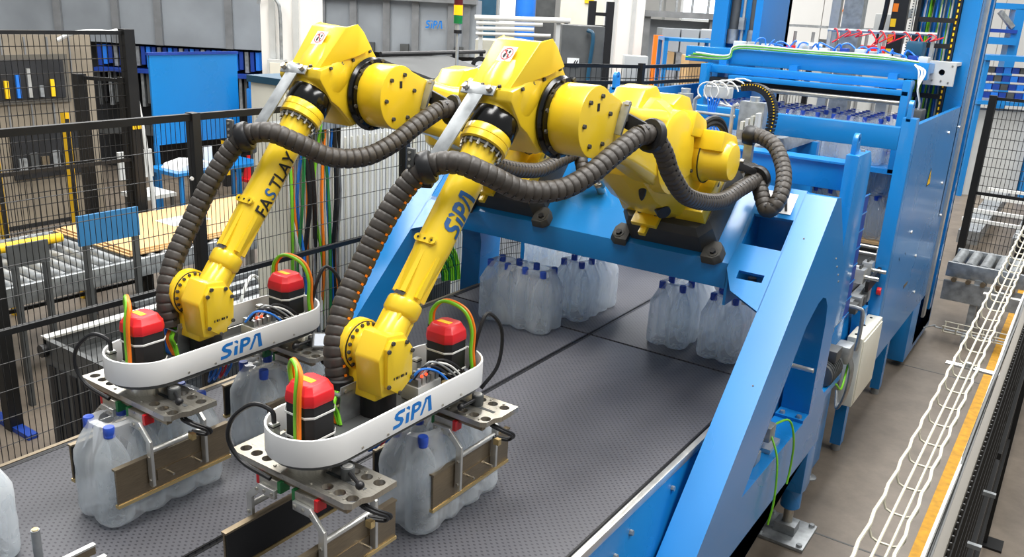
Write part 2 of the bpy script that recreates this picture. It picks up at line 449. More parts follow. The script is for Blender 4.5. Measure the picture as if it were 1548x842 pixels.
cf = thing('belt_conveyor', 'conveyor bed with bright metal edge strip and bolted blue side plate', 'conveyor', (-1.95, 2.5, 0))
G().box(XR_, XR_ + 0.006, -0.6, 6.2, BZ - 0.05, BZ - 0.004).build('wear_strip', 'black', cf)
G().box(XR_ + 0.006, XR_ + 0.03, -0.6, 6.2, BZ - 0.03, BZ + 0.003).build('edge_strip', 'alu', cf, bevel=0.004)
G().prism([(XR_ + 0.008, BZ - 0.03), (XR_ + 0.028, BZ - 0.03), (XR_ + 0.052, BZ - 0.24), (XR_ + 0.052, BZ - 0.42), (XR_ + 0.032, BZ - 0.42), (XR_ + 0.032, BZ - 0.24)], -0.6, 6.2, 'y').build('side_plate', 'blue', cf)
nx = Vector((1, 0, 0.114))
pt = lambda y, d: (XR_ + 0.028 + d * 0.114, y, BZ - 0.03 - d)
bolts([pt(2.36, 0.06), pt(2.245, 0.09), pt(2.23, 0.115), pt(2.23, 0.15), pt(2.70, 0.05), pt(1.8, 0.08)], nx, 0.011, 0.012, cf)
for y, d in ((2.115, 0.13), (2.03, 0.165)):
    G().cyl(pt(y, d), Vector(pt(y, d)) + nx * 0.002, 0.011, n=12).build('slot_hole', 'dark', cf)
G().box(XL - 0.014, XL, -0.6, 6.2, BZ - 0.05, BZ + 0.002).build('wear_strip', 'black', cf)
G().box(XL - 0.032, XL - 0.014, -0.6, 6.2, BZ - 0.06, BZ + 0.004).build('edge_strip', 'bronze', cf)
G().box(XL - 0.03, XL - 0.012, -0.6, 6.2, BZ - 0.42, BZ - 0.06).build('side_plate', 'blue', cf)
for y in (0.6, 2.6, 4.9):
    for x in (XL + 0.02, XR_ - 0.1):
        G().box(x, x + 0.08, y, y + 0.08, 0.04, BZ - 0.1).build('leg', 'blue', cf)
        G().cyl((x + 0.04, y + 0.04, 0), (x + 0.04, y + 0.04, 0.04), 0.045, n=14).build('leveling_foot', 'zinc', cf)
    G().box(XL, XR_, y + 0.01, y + 0.07, BZ - 0.2, BZ - 0.1).build('cross_member', 'blue', cf)

# ================================================================== gantry
SL = lambda y: 0.94 * y - 1.66
SN = Vector((0, -0.685, 0.7286)); SD = Vector((0, 0.7286, 0.685))
gt = thing('robot_gantry', 'big blue A-frame gantry with sloped top carrying both yellow robots over the belts', 'gantry', (-1.93, 3.5, 0))
prof = [(2.05, 0.30), (2.33, 0.55), (4.02, 0.55), (4.25, 0.55), (4.25, 0.80), (4.15, 0.88), (4.18, 1.478), (3.86, 1.895), (3.79, SL(3.79)), (2.0, SL(2.0))]
hole = [(3.04, 0.80), (3.95, 0.80), (3.972, 1.28), (3.95, 1.37), (3.90, 1.42), (3.84, 1.44), (3.77, 1.43), (3.70, 1.40), (3.62, 1.36)]
for a, b in ((-0.997, -0.861), (-2.999, -2.863)):
    G().prism(prof, a, b, 'x', [hole]).build('leg', 'blue', gt)
    xo = b if b > -1 else a
    s = 1 if b > -1 else -1
    cx = (a + b) / 2
    G().prism([(4.10, 0.54), (4.25, 0.54), (4.25, 0.30), (4.19, 0.28), (4.10, 0.30)], a + 0.005, b - 0.003, 'x').build('foot_bracket', 'blue', gt, bevel=0.004)
    ft = G().lathe([(0.052, 0.28), (0.052, 0.17), (0.04, 0.17), (0.04, 0.16)], (cx, 4.19, 0), n=20).build('foot_socket', 'blue', gt)
    G().cyl((cx, 4.19, 0.05), (cx, 4.19, 0.17), 0.026, n=18).build('stem', 'steel', ft)
    G().box(cx - 0.055, cx + 0.055, 4.14, 4.24, 0.02, 0.075).build('clamp_block', 'zinc', ft, bevel=0.003)
    fp = G().box(cx - 0.13, cx + 0.13, 4.05, 4.33, 0, 0.02).build('foot_plate', 'zinc', gt, bevel=0.003)
    bolts([(cx + i * 0.105, 4.19 + j * 0.115, 0.02) for i in (-1, 1) for j in (-1, 1)], (0, 0, 1), 0.016, 0.014, fp, 'zinc')
    bolts([(cx - 0.04, 3.885, 0.815), (cx + 0.04, 3.885, 0.815)], (0, 0, 1), 0.014, 0.012, gt, 'zinc')
    G().box(a, b, 3.86, 3.95, 0.80, 0.815).build('base_flange', 'blue', gt)
# beam with the slope on top
bprof = [(3.477, 1.492), (3.477, SL(3.477)), (3.80, SL(3.80)), (3.87, 1.89), (4.12, 1.58), (4.12, 1.492)]
G().prism(bprof, -2.863, -1.188, 'x').build('beam', 'blue', gt, bevel=0.006)
# shoulder plates with a rectangular hole and a slot
def slope_plate(poly, holes, th=0.02):
    gg = G().prism(poly, 0, 1, 'z', holes)
    gg.v = [Vector((p.x, p.y, SL(p.y))) - SN * (th if p.z < .5 else 0) for p in gg.v]
    return gg
hol = [(-1.174, 3.560), (-1.0, 3.560), (-1.0, 3.680), (-1.174, 3.680)]
slo = [(-1.136, 3.432), (-1.025, 3.434), (-1.025, 3.462), (-1.136, 3.462)]
slope_plate([(-1.19, 3.80), (-1.19, 3.46), (-1.138, 3.385), (-0.993, 3.334), (-0.993, 3.80)], [hol, slo]).build('shoulder_plate', 'blue', gt)
slope_plate([(-2.87, 3.80), (-2.87, 3.334), (-2.72, 3.385), (-2.67, 3.46), (-2.67, 3.50), (-2.862, 3.50)], []).build('shoulder_plate', 'blue', gt)
G().box(-1.19, -0.995, 3.80, 3.84, 1.45, 1.90).build('back_web', 'blue', gt)
G().prism([(3.477, 1.42), (3.80, 1.42), (3.80, SL(3.80) - 0.03), (3.477, SL(3.477) - 0.03)], -1.196, -1.184, 'x').build('side_web', 'blue', gt)
for y0, y1 in ((3.52, 3.72),):
    G().box(-1.15, -1.02, 3.60, 3.74, 1.40, 1.44).build('valve_block', 'alu', gt)
    G().cyl((-1.13, 3.64, 1.44), (-1.13, 3.64, 1.52), 0.02, n=10).build('cable_gland', 'dgrey', gt)
def sp(x, y, off=0.0): return Vector((x, y, SL(y))) + SN * off
sg = G().add([sp(-1.16, 3.697, .003), sp(-1.022, 3.697, .003), sp(-1.022, 3.779, .003), sp(-1.16, 3.779, .003)], [(0, 1, 2, 3)]).build('letter_sign', 'paper', gt, label='white sign with a black letter A')
text('A', lambda u, v: sp(-1.098 + u * 0.085, 3.708 + v * 0.085, .005), 'ink', sg, 0.01)
# lifting ring
rg = G().cyl(sp(-1.93, 3.66), sp(-1.93, 3.66, 0.05), 0.022, n=12)
rg.tube([sp(-1.93 + 0.036 * math.cos(a), 3.66, 0.075 + 0.036 * math.sin(a)) for a in [k * math.pi / 8 for k in range(16)]], 0.013, 8, closed=True)
rg.build('lifting_ring', 'steel', gt)
bolts([sp(-0.93, 3.62), sp(-0.9, 3.1)], SN, 0.004, 0.003, gt, 'dgrey')
bolts([(-0.8605, 3.95, 1.60), (-0.8605, 4.0, 1.55), (-0.8605, 4.05, 1.50), (-0.8605, 4.08, 1.46)], (1, 0, 0), 0.005, 0.004, gt, 'steel')
# small fittings on the leg: sensor boxes and green wire
fv = thing('valve_fitting', 'small metal valve blocks with green wires on the right blue leg', 'valve', (-0.93, 3.1, 0.8))
G().box(-0.975, -0.905, 3.24, 3.32, 0.86, 0.93).build('body', 'zinc', fv, bevel=0.006)
G().box(-0.965, -0.915, 3.1, 3.18, 0.80, 0.85).build('body', 'zinc', fv, bevel=0.004)
G().cyl((-0.94, 3.13, 0.80), (-0.94, 3.28, 0.90), 0.012, n=8).build('pipe', 'brass', fv)
G().cyl((-0.94, 3.02, 0.84), (-0.94, 3.12, 0.82), 0.014, n=8).build('nozzle', 'zinc', fv)
G().box(-0.97, -0.90, 3.26, 3.40, 0.80, 0.82).build('base_plate', 'alu', fv)
G().tube([(-0.92, 3.30, 0.92), (-0.87, 3.38, 0.93), (-0.845, 3.42, 0.82), (-0.845, 3.44, 0.68), (-0.845, 3.42, 0.60)], 0.005, 6, 6).build('green_wire', 'green', fv)
G().tube([(-0.92, 3.28, 0.90), (-0.86, 3.24, 0.80), (-0.84, 3.22, 0.62), (-0.845, 3.20, 0.50)], 0.005, 6, 6).build('green_wire', 'green', fv)
fv.location = Vector(fv.location) + Vector((.012, .20, .0))
pr = G().cyl((-1.02, 3.80, 1.10), (-0.84, 3.80, 1.10), 0.011, n=10)
pr.build('guide_pin', 'alu', gt)

# ================================================================== robots
AX = Vector((0, -0.641, -0.767)).normalized(); H0 = Vector((-1.57, 2.30, 2.358))
AU = Vector((0, 0.767, -0.641)).normalized()      # across the forearm, in the arm plane
def fa(s): return H0 + AX * s

HOSE1 = [(-1.66, 1.626, 1.553), (-1.68, 1.634, 1.655), (-1.7, 1.69, 1.763), (-1.7, 1.772, 1.88), (-1.68, 1.835, 1.993), (-1.65, 1.893, 2.089), (-1.6, 1.931, 2.154), (-1.52, 1.969, 2.175), (-1.46, 2.036, 2.142), (-1.4, 2.145, 2.087), (-1.34, 2.259, 2.082), (-1.3, 2.37, 2.12), (-1.27, 2.48, 2.181), (-1.25, 2.596, 2.231)]
HOSE2 = [(-1.25, 2.596, 2.231), (-1.23, 2.655, 2.228), (-1.22, 2.743, 2.164), (-1.21, 2.81, 2.077), (-1.2, 2.96, 1.977), (-1.2, 3.276, 1.911), (-1.19, 3.503, 1.934), (-1.18, 3.672, 1.956)]
HOSE3 = [(-1.18, 3.672, 1.956), (-1.134, 3.63, 1.885), (-1.098, 3.60, 1.842), (-1.066, 3.61, 1.868), (-1.062, 3.66, 1.932), (-1.095, 3.74, 2.003), (-1.165, 3.81, 2.082), (-1.25, 3.85, 2.114), (-1.30, 3.86, 2.112)]

def resample(P, step):
    out = [P[0]]; acc = 0
    for i in range(1, len(P)):
        a, b = P[i - 1], P[i]; L = (b - a).length
        while acc + L >= step:
            t = (step - acc) / L; a = a.lerp(b, t); out.append(a); L = (b - a).length; acc = 0
        acc += L
    return out

def robot(T, label, wrist_text):
    t = thing('industrial_robot', label, 'robot', T(Vector((-1.493, 3.67, 1.79))))
    def put(gg, name, m, parent=None, bevel=0.0, **k):
        gg.v = [T(p) for p in gg.v]
        return gg.build(name, m, parent or t, bevel, **k)
    def bl(pts, d, r, h, parent, m='cast'): bolts([T(Vector(p)) for p in pts], d, r, h, parent, m)
    E1 = Vector((1, 0, 0)); O = Vector((-1.493, 3.667, SL(3.667)))
    def bp(u, v, h): return O + E1 * u + SD * v + SN * h
    # pedestal casting with four lugs
    gg = G(); oct_ = [(-.16, -.23), (.16, -.23), (.20, -.17), (.20, .17), (.16, .23), (-.16, .23), (-.20, .17), (-.20, -.17)]
    gg.loft([[bp(u * 1.10, v * 1.02, 0) for u, v in oct_], [bp(u * 1.08, v * 1.0, .11) for u, v in oct_], [bp(u * 1.0, v * .92, .15) for u, v in oct_]])
    ped = put(gg, 'pedestal', 'cast', bevel=0.003, ang=20)
    for su in (-1, 1):
        for sv in (-1, 1):
            lg = G(); c = [(.0, 0), (.07, 0), (.09, .03), (.09, .075), (.06, .10), (0, .10)]
            lg.loft([[bp(su * (.185 + u), sv * (.185 + v), 0) for u, v in c], [bp(su * (.18 + u * .9), sv * (.18 + v * .9), .032) for u, v in c]])
            l_ = put(lg, 'mounting_lug', 'cast', bevel=0.004)
            bl([bp(su * .228, sv * .238, .033)], SN, 0.015, 0.014, l_, 'black')
            put(G().cyl(bp(su * .228, sv * .238, .031), bp(su * .228, sv * .238, .035), 0.024, n=14), 'washer', 'cast', l_)
    put(G().lathe([(.17, .15), (.19, .155), (.195, .20), (.185, .215)], O, SN, 28), 'turning_ring', 'cast')
    # yellow turret casting
    tp = [(2.93, 2.02), (2.89, 2.16), (2.94, 2.29), (3.02, 2.335), (3.12, 2.325), (3.30, 2.25), (3.44, 2.20), (3.56, 2.12), (3.66, 2.02), (3.70, 1.96), (3.44, 1.76), (3.30, 1.80), (3.12, 1.88)]
    gg = G()
    mid = (3.3, 2.05)
    def ring(x, k): return [Vector((x, mid[0] + (y - mid[0]) * k, mid[1] + (z - mid[1]) * k)) for y, z in tp]
    gg.loft([ring(-1.66, .70), ring(-1.61, .9), ring(-1.56, .98), ring(-1.47, .98), ring(-1.41, .90), ring(-1.36, .70)])
    tur = put(gg, 'turret', 'yellow', bevel=0.004, ang=18)
    put(G().prism([(3.44, 1.765), (3.70, 2.02), (3.64, 2.08), (3.38, 1.83)], -1.70, -1.30, 'x'), 'turret_foot', 'yellow', bevel=0.01)
    # front lugs of the turret: small yellow tripod bracket
    put(G().obox(bp(-.06, -.21, .17), (.06, .05, .012), (E1, SD, SN)).obox(bp(-.06, -.26, .15), (.016, .035, .012), (E1, SD, SN)), 'stop_bracket', 'yellow', bevel=0.003)
    bl([bp(-.10, -.20, .182), bp(-.02, -.20, .182)], SN, .012, .01, tur)
    put(G().cyl((-1.45, 3.27, 1.86), (-1.408, 3.235, 1.835), .030, n=18), 'bore_plug', 'black')
    put(G().sphere((-1.43, 3.055, 1.965), .055, 14, (.3, .3, 1)), 'side_slot', 'black')
    put(G().prism([(2.92, 2.25), (3.0, 2.345), (3.10, 2.355), (3.16, 2.31), (3.12, 2.20), (2.98, 2.16)], -1.56, -1.43, 'x'), 'shoulder_block', 'yellow', bevel=0.015)
    put(G().prism([(3.20, 2.28), (3.28, 2.315), (3.36, 2.30), (3.42, 2.23), (3.36, 2.17), (3.22, 2.18)], -1.55, -1.40, 'x'), 'shoulder_block', 'yellow', bevel=0.012)
    pn = put(G().prism([(3.16, 2.16), (3.30, 2.14), (3.33, 2.00), (3.20, 1.97)], -1.37, -1.345, 'x'), 'side_panel', 'yellow', bevel=0.006)
    bl([(-1.345, 3.175, 2.145), (-1.345, 3.29, 2.13), (-1.345, 3.315, 2.01), (-1.345, 3.21, 1.985)], (1, 0, 0), .008, .006, pn)
    put(G().lathe([(.100, .0), (.103, .0), (.103, .005), (.100, .005)], (-1.33, 3.43, 2.05), (1, 0, 0), 26, False), 'motor_seam', 'black')
    for k_ in range(2):
        put(G().tube([(-1.42, 3.46, 2.14 - .02 * k_), (-1.38, 3.56, 2.20 - .02 * k_), (-1.36, 3.66, 2.17 - .02 * k_), (-1.35, 3.72, 2.05), (-1.36, 3.74, 1.94)], .013, 8, 6), 'motor_cable', 'black')
    # drive motor housing on the side and its cap
    mh = put(G().lathe([(.098, 0), (.10, .03), (.086, .05), (.084, .13), (.074, .15), (.05, .155)], (-1.36, 3.43, 2.05), (1, 0, 0), 24), 'motor_housing', 'yellow')
    put(G().prism([(3.34, 2.10), (3.52, 2.06), (3.54, 2.11), (3.50, 2.15), (3.36, 2.18)], -1.36, -1.235, 'x'), 'housing_cover', 'yellow', bevel=0.01)
    put(G().prism([(3.25, 2.16), (3.42, 2.13), (3.40, 2.21), (3.28, 2.26)], -1.45, -1.33, 'x'), 'housing_cover', 'yellow', bevel=0.015)
    put(G().cyl((-1.44, 3.42, 2.17), (-1.44, 3.42, 2.235), .034, n=18), 'breather_cap', 'black')
    bl([(-1.25, 3.38, 2.09), (-1.25, 3.48, 2.07), (-1.25, 3.43, 2.0)], (1, 0, 0), .009, .02, mh)
    # link from shoulder to elbow
    J2 = Vector((-1.40, 3.16, 2.10)); J3 = Vector((-1.40, 2.46, 2.28)); d = (J3 - J2).normalized(); w = d.cross(E1).normalized()
    gg = G(); rr = []
    for k, wd in ((0.0, .15), (.2, .14), (.5, .105), (.85, .10), (.97, .095)):
        c = J2.lerp(J3, k)
        rr.append([c - E1 * .05 + w * wd, c + E1 * .025 + w * wd, c + E1 * .045 + w * wd * .75, c + E1 * .045 - w * wd * .75, c + E1 * .025 - w * wd, c - E1 * .05 - w * wd])
    gg.loft(rr)
    put(gg, 'lower_link', 'yellow', bevel=0.008)
    put(G().lathe([(.165, -.06), (.17, -.02), (.165, .05), (.14, .062)], J2, E1, 28), 'shoulder_hub', 'yellow')
    # elbow cover: drum with a flat face pulled towards the link
    pts = []
    for k in range(25):
        a = math.radians(52 + 246 * k / 24); pts.append((2.46 + .117 * math.cos(a), 2.275 + .117 * math.sin(a)))
    pts += [(2.60, 2.185), (2.66, 2.225), (2.67, 2.28), (2.62, 2.335)]
    cov = put(G().prism(pts, -1.455, -1.335, 'x'), 'elbow_cover', 'yellow', bevel=0.006)
    bl([(-1.335, 2.46 + .085 * math.cos(a), 2.275 + .085 * math.sin(a)) for a in [math.radians(q) for q in (15, 75, 130, 185, 240, 300)]], (1, 0, 0), .0085, .008, cov)
    put(G().prism([(2.455, 2.335), (2.47, 2.335), (2.47, 2.31), (2.455, 2.31)], -1.336, -1.3335, 'x'), 'key_slot', 'black', cov)
    gr = put(G().lathe([(.118, 0), (.132, .004), (.136, .014), (.126, .022), (.13, .036), (.118, .04)], (-1.49, 2.46, 2.275), E1, 30), 'joint_ring', 'blkgloss')
    bl([(-1.452, 2.46 + .127 * math.cos(a), 2.275 + .127 * math.sin(a)) for a in [math.radians(45 + q) for q in range(0, 270, 30)]], (1, 0, 0), .008, .006, gr)
    # head casting: hood + flanged body
    gg = G()
    top = [(-1.648, 2.315, 2.515), (-1.475, 2.315, 2.515), (-1.462, 2.365, 2.53), (-1.462, 2.40, 2.50), (-1.648, 2.40, 2.50), (-1.648, 2.365, 2.53)]
    bot = [(-1.676, 2.222, 2.368), (-1.505, 2.198, 2.372), (-1.46, 2.36, 2.415), (-1.455, 2.44, 2.44), (-1.676, 2.44, 2.44), (-1.676, 2.36, 2.405)]
    gg.loft([[Vector(p) for p in bot], [Vector(p) for p in top]])
    hood = put(gg, 'head_hood', 'yellow', bevel=0.006)
    bprof_ = [(2.185, 2.372), (2.35, 2.415), (2.425, 2.48), (2.465, 2.455), (2.54, 2.37), (2.53, 2.25), (2.44, 2.175), (2.36, 2.16), (2.33, 2.19), (2.28, 2.235), (2.24, 2.26), (2.18, 2.34)]
    gg = G(); mid2 = (2.36, 2.31)
    def ring2(x, k): return [Vector((x, mid2[0] + (y - mid2[0]) * k, mid2[1] + (z - mid2[1]) * k)) for y, z in bprof_]
    gg.loft([ring2(-1.70, .86), ring2(-1.685, 1), ring2(-1.50, 1), ring2(-1.485, .96)])
    hd = put(gg, 'head_body', 'yellow', bevel=0.006)
    bl([(-1.665, 2.195, 2.378), (-1.60, 2.193, 2.378), (-1.535, 2.192, 2.378)], (0, -.3, 1), .007, .008, hd)
    bl([(-1.486, 2.24, 2.375), (-1.486, 2.30, 2.39), (-1.486, 2.36, 2.40), (-1.486, 2.425, 2.455), (-1.486, 2.455, 2.43), (-1.486, 2.50, 2.385)], (1, 0, .3), .007, .008, hd)
    put(G().prism([(2.36, 2.20), (2.42, 2.20), (2.42, 2.214), (2.36, 2.214)], -1.487, -1.455, 'x'), 'stop_block', 'black', hd)
    # pictogram sticker on the hood: red ring, slash and two dark hand marks
    a0, a1 = Vector((-1.66, 2.262, 2.436)), Vector((-1.49, 2.25, 2.438)); ex = (Vector((-1.475, 2.315, 2.515)) - Vector((-1.648, 2.315, 2.515))).normalized()
    ey = (Vector((-1.56, 2.315, 2.515)) - Vector((-1.585, 2.21, 2.370))).normalized(); ez = ex.cross(ey).normalized()
    if ez.y > 0: ez = -ez
    ctr = Vector((-1.572, 2.283, 2.470)) + ez * 0.008
    def q(u, v, o=0.0): return ctr + ex * u + ey * v + ez * (0.0 + o)
    st = put(G().add([q(-.027, -.027), q(.027, -.027), q(.027, .027), q(-.027, .027)], [(0, 1, 2, 3)]), 'warning_sticker', 'paper', hood, label='white sticker with red no-hands ring')
    rgm = G()
    for k in range(24):
        A0, A1 = 2 * math.pi * k / 24, 2 * math.pi * (k + 1) / 24
        rgm.add([q(r * math.cos(A), r * math.sin(A), .001) for r, A in ((.019, A0), (.0215, A0), (.0215, A1), (.019, A1))], [(0, 1, 2, 3)])
    rgm.add([q(-.0145, .0125, .0015), q(-.0125, .0145, .0015), q(.0145, -.0125, .0015), q(.0125, -.0145, .0015)], [(0, 1, 2, 3)])
    put(rgm, 'sticker_ring', 'inkred', hood)
    hm = G()
    for cxx, cyy, sx_, sy_ in ((-.006, -.006, .0045, .009), (.007, .007, .004, .006), (.007, -.008, .003, .007), (-.006, .010, .004, .004)):
        hm.add([q(cxx + sx_ * math.cos(2 * math.pi * k / 10), cyy + sy_ * math.sin(2 * math.pi * k / 10), .0012) for k in range(10)], [tuple(range(10))])
    put(hm, 'sticker_mark', 'ink', hood)
    # neck, rings and forearm tube
    put(G().lathe([(.09, -.06), (.098, .0), (.092, .06), (.078, .095), (.078, .105)], H0, AX, 28), 'neck', 'yellow')
    br = put(G().lathe([(.076, .10), (.079, .105), (.079, .16), (.076, .165)], H0, AX, 32), 'black_ring', 'blkgloss')
    put(G().lathe([(.074, .163), (.0775, .168), (.0775, .19), (.076, .192), (.0775, .194), (.0775, .214), (.072, .218)], H0, AX, 32), 'yellow_ring', 'yellow')
    bx, by_, _ = frame(AX)
    sr_ = put(G().lathe([(.068, .214), (.068, .228)], H0, AX, 28), 'screw_ring', 'cast')
    bl([fa(.216) + bx * (.0635 * math.cos(a)) + by_ * (.0635 * math.sin(a)) for a in [k * math.pi / 8 for k in range(16)]], AX, .006, .022, sr_, 'steel')
    fr = put(G().lathe([(.062, .22), (.0565, .24), (.055, .26), (.055, .58), (.053, .60), (.046, .67), (.040, .73), (.040, .76)], H0, AX, 32), 'forearm', 'yellow')
    for k in range(6):
        a = k * math.pi / 3 + .3; dr = bx * math.cos(a) + by_ * math.sin(a); sd = AX.cross(dr)
        rb = G().add([fa(.60) + dr * .052 + sd * .006, fa(.60) + dr * .052 - sd * .006, fa(.745) + dr * .052 - sd * .008, fa(.745) + dr * .052 + sd * .008,
                      fa(.60) + dr * .03 + sd * .006, fa(.60) + dr * .03 - sd * .006, fa(.745) + dr * .03 - sd * .008, fa(.745) + dr * .03 + sd * .008],
                     [(0, 1, 2, 3), (7, 6, 5, 4), (0, 4, 5, 1), (1, 5, 6, 2), (2, 6, 7, 3), (3, 7, 4, 0)])
        put(rb, 'stiffening_rib', 'yellow', fr)
    # lug with three holes on the tube
    lp = fa(.575) - AU * 0.0 + Vector((-.0, 0, 0)); nd = Vector((.1, -.75, .65)).normalized(); nd = (nd - AX * nd.dot(AX)).normalized(); tx = AX.cross(nd)
    lo = G(); lo.obox(lp + nd * .054, (.026, .012, .006), (tx, AX, nd)); lo.cyl(lp + nd * .048 + tx * .026, lp + nd * .06 + tx * .026, .012, n=12); lo.cyl(lp + nd * .048 - tx * .026, lp + nd * .06 - tx * .026, .012, n=12)
    lg_ = put(lo, 'cable_lug', 'yellow', fr)
    bl([lp + nd * .060 + tx * k for k in (-.024, 0, .024)], nd, .0042, .0012, lg_, 'black')
    put(G().lathe([(.044, .755), (.052, .76), (.0545, .768), (.0545, .798), (.050, .806), (.042, .812)], H0, AX, 28), 'wrist_flange', 'yellow')
    put(G().add([fa(.745) + nd * .0485 + tx * .018, fa(.745) + nd * .0485 - tx * .018, fa(.758) + nd * .0535 - tx * .018, fa(.758) + nd * .0535 + tx * .018], [(0, 1, 2, 3)]), 'type_plate', 'ink', fr)
    # wrist
    C = Vector((-1.57, 1.70, 1.655))
    put(G().cyl(fa(.80), C + Vector((.01, .01, .02)), .042, .05, 20).obox(fa(.86), (.035, .055, .04), (E1, AX, AU)), 'wrist_fork', 'yellow', bevel=.006)
    dk = put(G().lathe([(.058, -.105), (.072, -.10), (.078, -.092), (.078, -.068), (.070, -.064), (.070, -.058), (.06, -.054), (.06, -.03)], C, E1, 32), 'wrist_disc', 'yellow')
    put(G().lathe([(.066, -.066), (.0725, -.066), (.0725, -.062), (.066, -.062)], C, E1, 28, False), 'disc_groove', 'black', dk)
    bl([C + Vector((-.058, .066 * math.cos(a), .066 * math.sin(a))) for a in [k * math.pi / 9 for k in range(18)]], (1, 0, 0), .006, .006, dk)
    wb_ = put(G().prism([(1.665, 1.725), (1.735, 1.715), (1.775, 1.66), (1.77, 1.575), (1.72, 1.535), (1.64, 1.545), (1.628, 1.66)], -1.60, -1.505, 'x'), 'wrist_body', 'yellow', bevel=.008)
    cp_ = [(1.668, 1.712), (1.73, 1.70), (1.756, 1.665), (1.756, 1.575), (1.70, 1.540), (1.650, 1.575), (1.650, 1.69)]
    cv = put(G().prism(cp_, -1.507, -1.492, 'x'), 'wrist_cover', 'yellow', bevel=.003)
    bl([(-1.492, y * .93 + 1.70 * .07, z * .93 + 1.625 * .07) for y, z in cp_], (1, 0, 0), .007, .006, cv)
    mk = G()
    for k, ww in enumerate((.004, .007, .003, .008, .004, .006)):
        mk.add([(-1.4905, 1.675 + k * .010, 1.592), (-1.4905, 1.675 + k * .010 + ww, 1.592), (-1.4905, 1.675 + k * .010 + ww, 1.600), (-1.4905, 1.675 + k * .010, 1.600)], [(0, 1, 2, 3)])
    put(mk, 'axis_mark', 'ink', cv)
    put(G().prism([(1.65, 1.60), (1.76, 1.60), (1.76, 1.525), (1.64, 1.525)], -1.665, -1.53, 'x'), 'wrist_base', 'yellow', bevel=.006)
    put(G().cyl((-1.585, 1.71, 1.455), (-1.585, 1.71, 1.53), .055, n=24), 'tool_flange', 'black')
    # flat steel bracket holding the first hose clamp
    b0, b1 = Vector((-1.60, 2.172, 2.368)), Vector((-1.665, 1.985, 2.10))
    fb = put(G().bar(b0, b1, .056, .006, up=(0, -.8, .6)).bar(b0 + Vector((-.062, .0, .0)), b0 + Vector((.062, 0, 0)), .034, .006, up=(0, -.8, .6)), 'steel_bracket', 'zinc', bevel=.001)
    bl([b0 + Vector((s * .045, -.004, .004)) for s in (-1, 1)], (0, -.7, .7), .011, .012, fb, 'steel')
    # hose guide
    segs = []
    for nm, HP in (('hose', HOSE1), ('hose', HOSE2), ('hose', HOSE3)):
        P = resample(spline(HP, 24), .004); n = len(P)
        rad = []
        for i in range(n):
            k = i % 7
            rad.append((.0344, .0347, .0348, .0347, .0344, .0340, .0312)[k])
        hz = put(G().tube(P, rad, 14), nm, 'rubber', ang=60)
        # bright wires showing through the slots
        sgm = G(); sgo = G()
        for i in range(6, n - 4, 7):
            d_ = (P[i + 1] - P[i - 1]).normalized()
            side = (Vector((.55, -.75, .15)) if nm == 'hose' else Vector((1, 0, 0)))
            side = (side - d_ * side.dot(d_)).normalized(); wv = d_.cross(side)
            ang_ = .9 if HP is HOSE1 else -.7
            e = (side * math.cos(ang_) + wv * math.sin(ang_)).normalized(); w2 = d_.cross(e)
            lit_ = wrist_text and HP is HOSE1 and i < n * .46
            (sgo if lit_ else sgm).obox(P[i] + e * .0337, (.0035, .0045, .0012) if lit_ else (.0045, .0065, .0012), (d_, w2, e))
        put(sgm, 'hose_slot', 'black', hz, kind='stuff')
        if sgo.v: put(sgo, 'hose_wire', 'orange', hz, kind='stuff')
    def clamp(p, d_, r=.052, name='hose_clamp', w_=.03):
        p = Vector(p); d_ = Vector(d_).normalized()
        return put(G().lathe([(.036, -w_ / 2), (r * .92, -w_ / 2), (r, -w_ * .3), (r, w_ * .3), (r * .92, w_ / 2), (.036, w_ / 2)], p, d_, 26, False), name, 'black')
    c1 = clamp(HOSE1[6], (.45, .25, .2), .05, w_=.04)
    e_ = Vector((-.9, -.3, .3)).normalized()
    pc = Vector(HOSE1[6]) + Vector((-.03, -.035, .025))
    put(G().obox(pc, (.012, .008, .032), ((.8, .4, -.1), (-.3, .9, 0), (0, 0, 1))), 'clamp_ear', 'dgrey', c1, bevel=.004)
    bl([pc + Vector((.0, -.007, k)) for k in (-.02, 0, .02)], (.3, -1, .1), .005, .004, c1, 'steel')
    put(G().bar(Vector(HOSE1[6]) + Vector((-.01, .01, -.05)), Vector((-1.655, 2.01, 2.10)), .035, .03), 'clamp_foot', 'black', c1, bevel=.004)
    c2 = clamp(HOSE2[1], (.25, .9, -.25), .058, w_=.03)
    put(G().bar((-1.325, 2.625, 2.275), (-1.25, 2.64, 2.245), .02, .05), 'clamp_foot', 'black', c2, bevel=.004)
    put(G().bar((-1.325, 2.59, 2.225), (-1.315, 2.625, 2.33), .012, .03, up=(1, 0, 0)), 'clamp_plate', 'zinc', c2, bevel=.002)
    bl([(-1.32, 2.625, 2.325), (-1.32, 2.62, 2.28)], (1, 0, 0), .013, .016, c2, 'steel')
    c3 = clamp(HOSE2[-1], (.1, .9, .1), .058, w_=.034)
    put(G().bar((-1.225, 3.50, 2.03), (-1.19, 3.64, 1.985), .03, .03), 'clamp_foot', 'black', c3, bevel=.004)
    bl([(-1.215, 3.53, 2.045), (-1.215, 3.55, 2.0)], (1, 0, 0), .011, .014, c3, 'steel')
    c4 = clamp(HOSE3[-1], (1, .05, -.1), .045, w_=.05)
    put(G().box(-1.32, -1.28, 3.845, 3.875, 1.90, 2.08), 'clamp_post', 'zinc', c4)
    put(G().cyl(HOSE3[-1], Vector(HOSE3[-1]) + Vector((-.03, 0, 0)), .03, n=14), 'hose_end', 'black', c4)
    # lettering along the forearm
    def cylmap(s0, ds, a_mid, asc, r=.0568):
        def fn(u, v):
            a = a_mid + (v - .5) * asc / r
            return T(fa(s0 + ds * u) + (Vector((math.cos(a), 0, 0)) + (-AU) * math.sin(a)) * r)
        return fn
